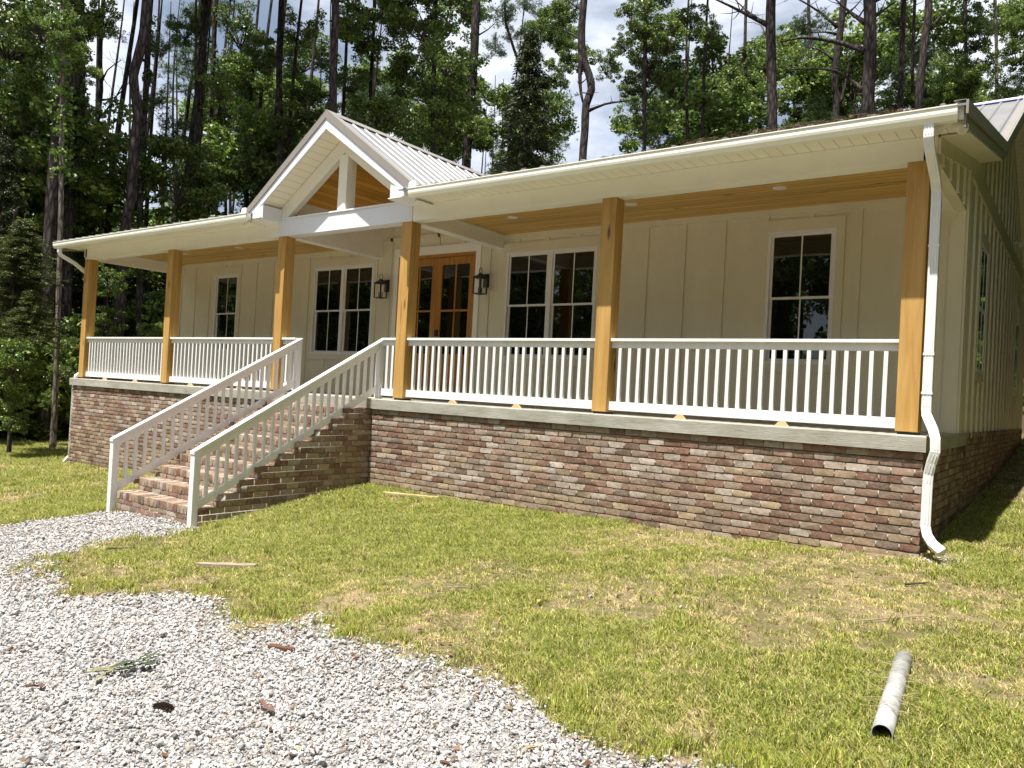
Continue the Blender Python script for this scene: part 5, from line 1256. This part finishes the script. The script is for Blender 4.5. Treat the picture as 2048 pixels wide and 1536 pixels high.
# pine cone and bark on the gravel
c = gpt(-2.68, -6.22, .03); m = MB()
for k in range(60):
    t = k / 60; a = k * 2.4; r = .028 * math.sin(math.pi * (.12 + .8 * t)); p = Vector(c) + Vector(((t - .5) * .11, (t - .5) * .05, 0)); d = Vector((-.1, math.cos(a), math.sin(a)))
    s = d.cross(Vector((1, 0, 0))).normalized() * .011; m.poly([p - s * .5, p + s * .5, p + d * r + s + Vector((.012, 0, 0)), p + d * r - s + Vector((.012, 0, 0))])
M['cone'], *_ = mat('pine_cone', (.14, .10, .08), .9)
tag(m.build('pine_cone', M['cone'], origin=c), 'dark brown pine cone on the gravel below the oak sprig', 'pine cone')
c = gpt(-3.0, -5.0, .02)
board('bark_slab', (-3.02, -5.28), (-2.86, -5.2), .05, .018, M['bleaf'], 'reddish chip of bark at the rim of the gravel by the lawn', 'bark')

# pine needles, bark crumbs and bits of dead leaf strewn about
vs, fs, cs = [], [], []
nl = 8000; lx, ly = sample(nl * 4, -13, 3.5, -8.2, -.15); kk = in_view(lx, ly) & ~((lx > -9.65) & (lx < -7.55) & (ly > -3.05)); lx, ly = lx[kk][:nl], ly[kk][:nl]
lg = sdist(lx, ly, GRAVEL); cl = vnoise(lx, ly, 1.7, 41); kk = nr.rand(len(lx)) < np.where(np.abs(lg) < .35, 1.0, np.clip(cl * 1.9 - .6, .05, 1)); lx, ly, lg = lx[kk], ly[kk], lg[kk]; lz = gh(lx, ly)
for x_, y_, z_, g_ in zip(lx, ly, lz, lg):
    kind = nr.rand(); a = nr.uniform(0, 3.14)
    if kind < .72: L, w = nr.uniform(.025, .08), nr.uniform(.0013, .0028)
    else: L, w = nr.uniform(.010, .028), nr.uniform(.006, .014)
    d = np.array([math.cos(a), math.sin(a), nr.uniform(-.12, .12)]) * L; q = np.array([-math.sin(a), math.cos(a), nr.uniform(-.4, .4)]) * w; p = np.array([x_, y_, z_ + (.020 if g_ > 0 else .014) + nr.uniform(0, .01)])
    n = len(vs); vs += [p - d - q, p + d - q, p + d * .9 + q, p - d * .9 + q]; fs.append((n, n + 1, n + 2, n + 3))
    cs.append(np.array([[.17, .085, .045], [.26, .16, .09], [.40, .32, .20], [.09, .055, .04]][nr.randint(4)]) * nr.uniform(.6, 1.3))
me = npmesh('leaf_litter', np.array(vs), np.array(fs), M['grass'], {'tone': ('FACE', np.array(cs))})
tag(link('leaf_litter', me), 'brown pine needles and crumbs of bark strewn over gravel and lawn', 'leaf litter', kind='stuff')

# ================================================================ TREES
def leaf_cloud(r_, centers, radii, counts, size, up=.5, tones=None, asp=.72):
    vs, cs = [], []
    for (c, R, n) in zip(centers, radii, counts):
        d = r_.normal(size=(n, 3)); d /= np.linalg.norm(d, axis=1)[:, None]; rad = R * r_.uniform(.15, 1, n) ** .55
        p = np.array(c) + d * rad[:, None] * np.array([1, 1, .62])
        nrm = r_.normal(size=(n, 3)) + np.array([0, 0, up]); nrm /= np.linalg.norm(nrm, axis=1)[:, None]
        t = np.cross(nrm, r_.normal(size=(n, 3))); t /= np.linalg.norm(t, axis=1)[:, None]; b = np.cross(nrm, t)
        L = size * r_.uniform(.6, 1.3, n)[:, None]
        q = np.stack([p - t * L, p - b * L * asp + nrm * L * .18, p + t * L, p + b * L * asp + nrm * L * .18], 1)
        vs.append(q.reshape(-1, 3)); ti = r_.choice(len(tones), n); cs.append(np.array(tones)[ti] * r_.uniform(.65, 1.35, n)[:, None])
    V_ = np.concatenate(vs); return V_, np.arange(len(V_)).reshape(-1, 4), np.concatenate(cs)
def limb_quads(paths, rads, n=4):
    V_, F_ = [], []
    for P, R in zip(paths, rads):
        P = [np.array(p, float) for p in P]; base = len(V_); m_ = len(P)
        for i, p in enumerate(P):
            t = P[min(i + 1, m_ - 1)] - P[max(i - 1, 0)]; t /= np.linalg.norm(t) + 1e-9
            a = np.cross(t, [.3, .9, .2]); a /= np.linalg.norm(a) + 1e-9; b = np.cross(t, a); r = R * (1 - .8 * i / (m_ - 1))
            for k in range(n): an = 2 * math.pi * k / n; V_.append(p + (a * math.cos(an) + b * math.sin(an)) * r)
        for i in range(m_ - 1):
            for k in range(n): q = base + i * n + k; w = base + i * n + (k + 1) % n; F_.append((q, w, w + n, q + n))
    return np.array(V_), np.array(F_)
def combine(name, leafset, limbset, lm, tm):
    V1, F1, C1 = leafset; V2, F2 = limbset
    me = npmesh(name, np.r_[V1, V2], np.r_[F1, F2 + len(V1)], [lm, tm], {'tone': ('FACE', np.r_[C1, np.full((len(F2), 3), .05)])}, mi=np.r_[np.zeros(len(F1)), np.ones(len(F2))])
    return me
HT_ = [(.09, .16, .030), (.125, .205, .038), (.18, .25, .048), (.05, .10, .024), (.26, .31, .07)]
def hard_crown(seed, R=2.2, sparse=1.0):
    r_ = np.random.RandomState(seed); C_, Rr, N_, paths, rads = [], [], [], [], []
    for k in range(30):
        d = r_.normal(size=3); d /= np.linalg.norm(d); q = d * R * r_.uniform(.35, 1.0); q[2] *= .9
        rr = r_.uniform(.32, .72); C_.append(q); Rr.append(rr); N_.append(int(330 * rr * rr * 1.5 * sparse) + 30)
        o_ = np.array([r_.uniform(-.1, .1), r_.uniform(-.1, .1), -R * .55]); md = (o_ + q) / 2 + r_.normal(size=3) * .2
        paths.append([o_, md, q]); rads.append(.035)
    return combine('crown', leaf_cloud(r_, C_, Rr, N_, .088, .55, HT_), limb_quads(paths, rads), M['leaf'], M['twig'])
PT = [(.06, .11, .035), (.085, .145, .04), (.12, .17, .045), (.05, .09, .035)]
def pine_crown(seed, R=2.0):
    r_ = np.random.RandomState(seed); vs, cs, paths, rads = [], [], [], []
    for k in range(20):
        a = r_.uniform(0, 6.28); e = r_.uniform(-.3, .9); d = np.array([math.cos(a) * math.cos(e), math.sin(a) * math.cos(e), math.sin(e) * .7])
        o_ = np.array([0, 0, r_.uniform(-.9, .5)]); tip = o_ + d * R * r_.uniform(.55, 1.0) + np.array([0, 0, .15]); paths.append([o_, (o_ + tip) / 2 + [0, 0, -.1], tip]); rads.append(.03)
        for j in range(26):
            t = r_.uniform(.45, 1.05); c = o_ + (tip - o_) * t + r_.normal(size=3) * .2; c[2] += .05
            n = 22; dd = r_.normal(size=(n, 3)) + np.array([0, 0, .35]); dd /= np.linalg.norm(dd, axis=1)[:, None]
            L = r_.uniform(.12, .22, n)[:, None]; s = np.cross(dd, r_.normal(size=(n, 3))); s /= np.linalg.norm(s, axis=1)[:, None]; w = .0085
            vs.append(np.stack([c - s * w, c + s * w, c + dd * L + s * w * .4, c + dd * L - s * w * .4], 1).reshape(-1, 3)); cs.append(np.array(PT)[r_.choice(4, n)] * r_.uniform(.7, 1.3))
    V_ = np.concatenate(vs); return combine('crown', (V_, np.arange(len(V_)).reshape(-1, 4), np.concatenate(cs)), limb_quads(paths, rads), M['needle'], M['twig'])
def cedar_crown(seed, Hh=3.0, W=1.45, yellow=False):
    r_ = np.random.RandomState(seed); vs, cs, paths, rads = [], [], [], []
    tn = [(.045, .065, .02), (.06, .085, .025), (.085, .10, .03), (.035, .05, .02)] if not yellow else [(.075, .105, .024), (.10, .125, .03), (.045, .07, .02), (.14, .15, .04)]
    for k in range(230):
        t = r_.rand() ** .8; z = -Hh + 2 * Hh * t; rad = W * (1 - t) ** .75 * r_.uniform(.55, 1.1) + .1; a = r_.uniform(0, 6.28)
        o_ = np.array([0, 0, z + .25]); tip = np.array([math.cos(a) * rad, math.sin(a) * rad, z - rad * .12 + r_.uniform(-.1, .3)]); paths.append([o_, tip]); rads.append(.014)
        n = int(34 + 60 * rad / W); tt = r_.uniform(.3, 1.05, n)[:, None]; c = o_ + (tip - o_) * tt + r_.normal(size=(n, 3)) * np.array([.10, .10, .075])
        out = (tip - o_) / (np.linalg.norm(tip - o_) + 1e-6); dd = out * .9 + r_.normal(size=(n, 3)) * .5 + np.array([0, 0, -.15]); dd /= np.linalg.norm(dd, axis=1)[:, None]
        L = r_.uniform(.06, .14, n)[:, None]; s = np.cross(dd, r_.normal(size=(n, 3))); s /= np.linalg.norm(s, axis=1)[:, None]; w = L * .24
        vs.append(np.stack([c - dd * L * .5, c - s * w, c + dd * L, c + s * w], 1).reshape(-1, 3)); cs.append(np.array(tn)[r_.choice(4, n)] * r_.uniform(.7, 1.3))
    V_ = np.concatenate(vs); return combine('crown', (V_, np.arange(len(V_)).reshape(-1, 4), np.concatenate(cs)), limb_quads(paths, rads, 3 + 1), M['needle'], M['twig'])
HARD = [hard_crown(s, sparse=q) for s, q in ((1, 1.0), (2, .8), (3, 1.1), (4, .6))]
PINE = [pine_crown(s) for s in (5, 6)]
CEDAR = [cedar_crown(8), cedar_crown(9, 3.0, 1.9, True)]

def trunk(P, r0, r1, seed):
    r_ = random.Random(seed); P = [Vector(p) for p in P]; pts, rad = [], []
    tot = sum((b - a).length for a, b in zip(P, P[1:])); acc = 0
    for i in range(len(P) - 1):
        p0, p1, p2, p3 = P[max(i - 1, 0)], P[i], P[i + 1], P[min(i + 2, len(P) - 1)]; k = max(2, int((p2 - p1).length / .45))
        for j in range(k):
            t = j / k; q = 0.5 * ((2 * p1) + (p2 - p0) * t + (2 * p0 - 5 * p1 + 4 * p2 - p3) * t * t + (3 * p1 - p0 - 3 * p2 + p3) * t ** 3)
            f_ = (acc + (p2 - p1).length * t) / tot; pts.append(q); rad.append((r0 + (r1 - r0) * f_) * (1 + .35 * math.exp(-f_ * tot / .6)) * r_.uniform(.95, 1.05))
        acc += (p2 - p1).length
    pts.append(P[-1]); rad.append(r1 * .8)
    return pts, rad
cyc = {'h': HARD, 'p': PINE}
cr_i = 0
for ti, (name, label, P, r0, r1, crowns, ivy, branches, bk) in enumerate(TREES):
    base = P[0]; root = empty(name, base); tag(root, label, 'shrub' if name == 'shrub' else 'tree')
    pts, rad = trunk(P, r0, r1, ti)
    m = MB(); m.tube(pts, rad, 12)
    m.build('trunk', M['bark' if bk == 'bark' else 'pale'], root, smooth=True)
    for bi, br in enumerate(branches):
        w = br[-1] * .8; bp = [Vector(q) for q in br[:-1]]; bpts, brad = trunk([bp[0]] + bp[1:], w, w * .35, ti * 10 + bi)
        m = MB(); m.tube(bpts, brad, 7)
        r_ = random.Random(ti * 31 + bi); L = (bp[-1] - bp[0]).length
        for k in range(int(3 + L * 2.2)):                             # side twigs
            j = r_.randrange(len(bpts) // 3, len(bpts)); q = bpts[j]; d = Vector((r_.uniform(-1, 1), r_.uniform(-1, 1), r_.uniform(-.3, 1))).normalized()
            e = q + d * r_.uniform(.25, .8); m.tube([q, q.lerp(e, .5) + Vector((0, 0, -.04)), e], [brad[j] * .45, brad[j] * .3, .006], 5)
        m.build('branch', M['bark' if bk == 'bark' else 'pale'], root, smooth=True)
    if ivy:
        z0, z1, dn = ivy; r_ = np.random.RandomState(ti + 40); C_, Rr, N_ = [], [], []
        for q, rd in zip(pts, rad):
            if z0 <= q.z <= z1 and q.z < 15:
                for _ in range(3):
                    a = r_.uniform(0, 6.28); C_.append((q.x + math.cos(a) * rd * .9, q.y + math.sin(a) * rd * .9, q.z + r_.uniform(-.25, .25))); Rr.append(r_.uniform(.14, .36) * (.7 + .4 * dn)); N_.append(int(26 * dn) + 8)
        if C_:
            V_, F_, C2 = leaf_cloud(r_, C_, Rr, N_, .06, .3, HT_[:4])
            me = npmesh('ivy', V_ - np.array(base), F_, M['leaf'], {'tone': ('FACE', C2)}); link('ivy', me, root)
    for (k, cx_, cy_, cz_, R_, asp) in crowns:
        cr_i += 1
        if k == 'c': me = CEDAR[0 if 'dark green cone' in label or 'feathery' in label else 1]; s = R_ / 3.0; sc3 = (s * asp, s * asp, s)
        else:
            L_ = cyc[k]; me = L_[(cr_i * 7 + ti) % len(L_)]; s = R_ / (2.15 if k == 'h' else 1.8); s *= rng.uniform(1.0, 1.2); sc3 = (s, s, s * asp * rng.uniform(.9, 1.1))
        o = bpy.data.objects.new('crown', me); COL.objects.link(o); o.parent = root
        o.location = Vector((cx_, cy_, cz_)) - Vector(base); o.scale = sc3; o.rotation_euler = (rng.uniform(-.2, .2) if k != 'c' else 0, rng.uniform(-.2, .2) if k != 'c' else 0, rng.uniform(0, 6.28))

# far woods: one mass of foliage and thin stems
def far_trunk(seed):
    r_ = random.Random(seed); m = MB(); pts = [(.25 * math.sin(i * .5 + seed) + i * .04 * (seed - 1.5), .2 * math.sin(i * .37 + 2 * seed), i * 1.8) for i in range(15)]
    m.tube(pts, [.17 - .0105 * i for i in range(15)], 8)
    me = bpy.data.meshes.new('far_trunk'); me.from_pydata(m.v, [], m.f); me.materials.append(M['bark']); return me
woods = source_collection('woods_source', HARD + PINE + [far_trunk(1), far_trunk(2)])
def wood_points(spec):
    P_, R_, S_, I_ = [], [], [], []
    for (n, x0, x1, y0, y1, h0, h1, s0, s1, ids, keepf) in spec:
        x = nr.uniform(x0, x1, n); y = nr.uniform(y0, y1, n); k = keepf(x, y); x, y = x[k], y[k]; g = gz(x, y); n = len(x); D_ = np.hypot(x - CAM[0], y - CAM[1])
        tr = ids[0] >= 6
        h = nr.uniform(h0, h1, n) * (D_ / 50 if (h0 > 1.5 and D_.min() > 30) else 1) if not tr else np.full(n, -.2)
        s = nr.uniform(s0, s1, n)
        P_.append(np.c_[x, y, g + h]); S_.append(np.c_[s, s, s * (nr.uniform(.7, 1.0, n) if not tr else 1)]); R_.append(np.c_[nr.uniform(-.25, .25, n) * (not tr), nr.uniform(-.25, .25, n) * (not tr), nr.uniform(0, 6.28, n)]); I_.append(nr.choice(ids, n))
    return np.concatenate(P_), np.concatenate(R_), np.concatenate(S_), np.concatenate(I_)
H4, P2_, T2 = [0, 1, 2, 3], [4, 5], [6, 7]
allk = lambda x, y: np.ones(len(x), bool)
def ucol(x, y):
    dx, dy = x - CAM[0], y - CAM[1]; d = -dx * math.sin(YAW) + dy * math.cos(YAW)
    return np.where(d > 1, 1024 + 1567 * (dx * math.cos(YAW) + dy * math.sin(YAW)) / np.maximum(d, 1), 9999)
beyond = lambda x, y: (np.hypot(x - CAM[0], y - CAM[1]) > 39) & (np.hypot(x - CAM[0], y - CAM[1]) < 78)
leftlow = lambda x, y: (np.hypot(x - CAM[0], y - CAM[1]) > 28) & (x < -24.5)
band = lambda r0, r1, u0, u1, gap=0: (lambda x, y: (np.hypot(x - CAM[0], y - CAM[1]) > r0) & (np.hypot(x - CAM[0], y - CAM[1]) < r1) & (ucol(x, y) > u0) & (ucol(x, y) < u1) & ~((ucol(x, y) > 165) & (ucol(x, y) < 250) & (gap > 0)) & ~((gap > 0) & (vnoise(ucol(x, y), y * 0, 1 / 46.0, 77) > .56)))
sp_ = [(1300, -80, 30, 8, 75, .3, 1.4, 1.0, 1.7, H4, band(36, 75, -600, 2800)), (620, -80, 30, 8, 75, 1.6, 9, 1.0, 1.6, H4, band(36, 62, -500, 2600)), (420, -80, 30, 8, 75, 9, 13, 1.0, 1.6, H4, band(36, 62, 560, 2600)), (130, -80, 30, 8, 75, 9, 13, .8, 1.3, H4 + P2_, band(36, 62, -500, 560, 1)),
       (950, -80, 20, 8, 75, 11, 20, .8, 1.45, H4 + P2_, band(36, 66, -400, 1450, 1)), (360, -80, 20, 8, 75, 19, 29, .8, 1.4, H4 + P2_, band(36, 60, -300, 1420, 1)),
       (500, -80, 40, 8, 75, 12, 21.5, .8, 1.4, H4 + P2_, band(36, 62, 1420, 2700)),
       (150, -80, 25, 12, 60, 0, 0, .6, .95, T2, band(34, 62, -500, 1500)), (24, -80, 35, 12, 60, 0, 0, .6, .9, T2, band(34, 62, 1500, 2600)),
       (330, -46, -24.5, -6, 22, .3, 3.2, .7, 1.2, H4, leftlow), (170, -46, -24.5, -6, 22, 1.6, 10, .8, 1.2, H4, leftlow), (60, -46, -25, -6, 22, 0, 0, .7, 1.1, T2, leftlow)]
o = scatter('woodland', *wood_points(sp_), woods); tag(o, 'dense far woodland closing off the view behind the house', 'woodland', kind='stuff')
sp_ = [(130, -75, -38, -36, 4, 1, 12, 1.2, 1.9, H4, allk), (60, -70, -34, -36, -12, 7, 16, 1.1, 1.7, H4, allk), (150, 4.2, 9, 0, 20, .4, 1.4, .8, 1.3, H4, allk), (260, 4.4, 10, 0, 20, 1.6, 13, 1.0, 1.5, H4, allk), (150, 3.1, 8, 2.5, 17, 4, 12.5, .8, 1.15, H4, allk), (90, 4.4, 12, 5, 22, 12, 17, 1.0, 1.5, H4, allk), (110, 9, 24, -14, 26, 1, 11, 1.1, 1.7, H4, allk), (45, 9, 24, -14, 26, 8, 15, 1.1, 1.6, H4, allk), (120, -40, 30, -36, -24, 1, 11, 1.2, 1.9, H4, allk), (60, -40, 30, -34, -25, 8, 16, 1.0, 1.6, H4 + P2_, allk), (50, -40, 30, -34, -24, 0, 0, .9, 1.2, T2, allk)]  # groups right of the house: unseen trees added to darken its end wall
o = scatter('woodland', *wood_points(sp_), woods); tag(o, 'unseen woodland across the drive, with trees added right of the house to block sky light', 'woodland', kind='stuff')
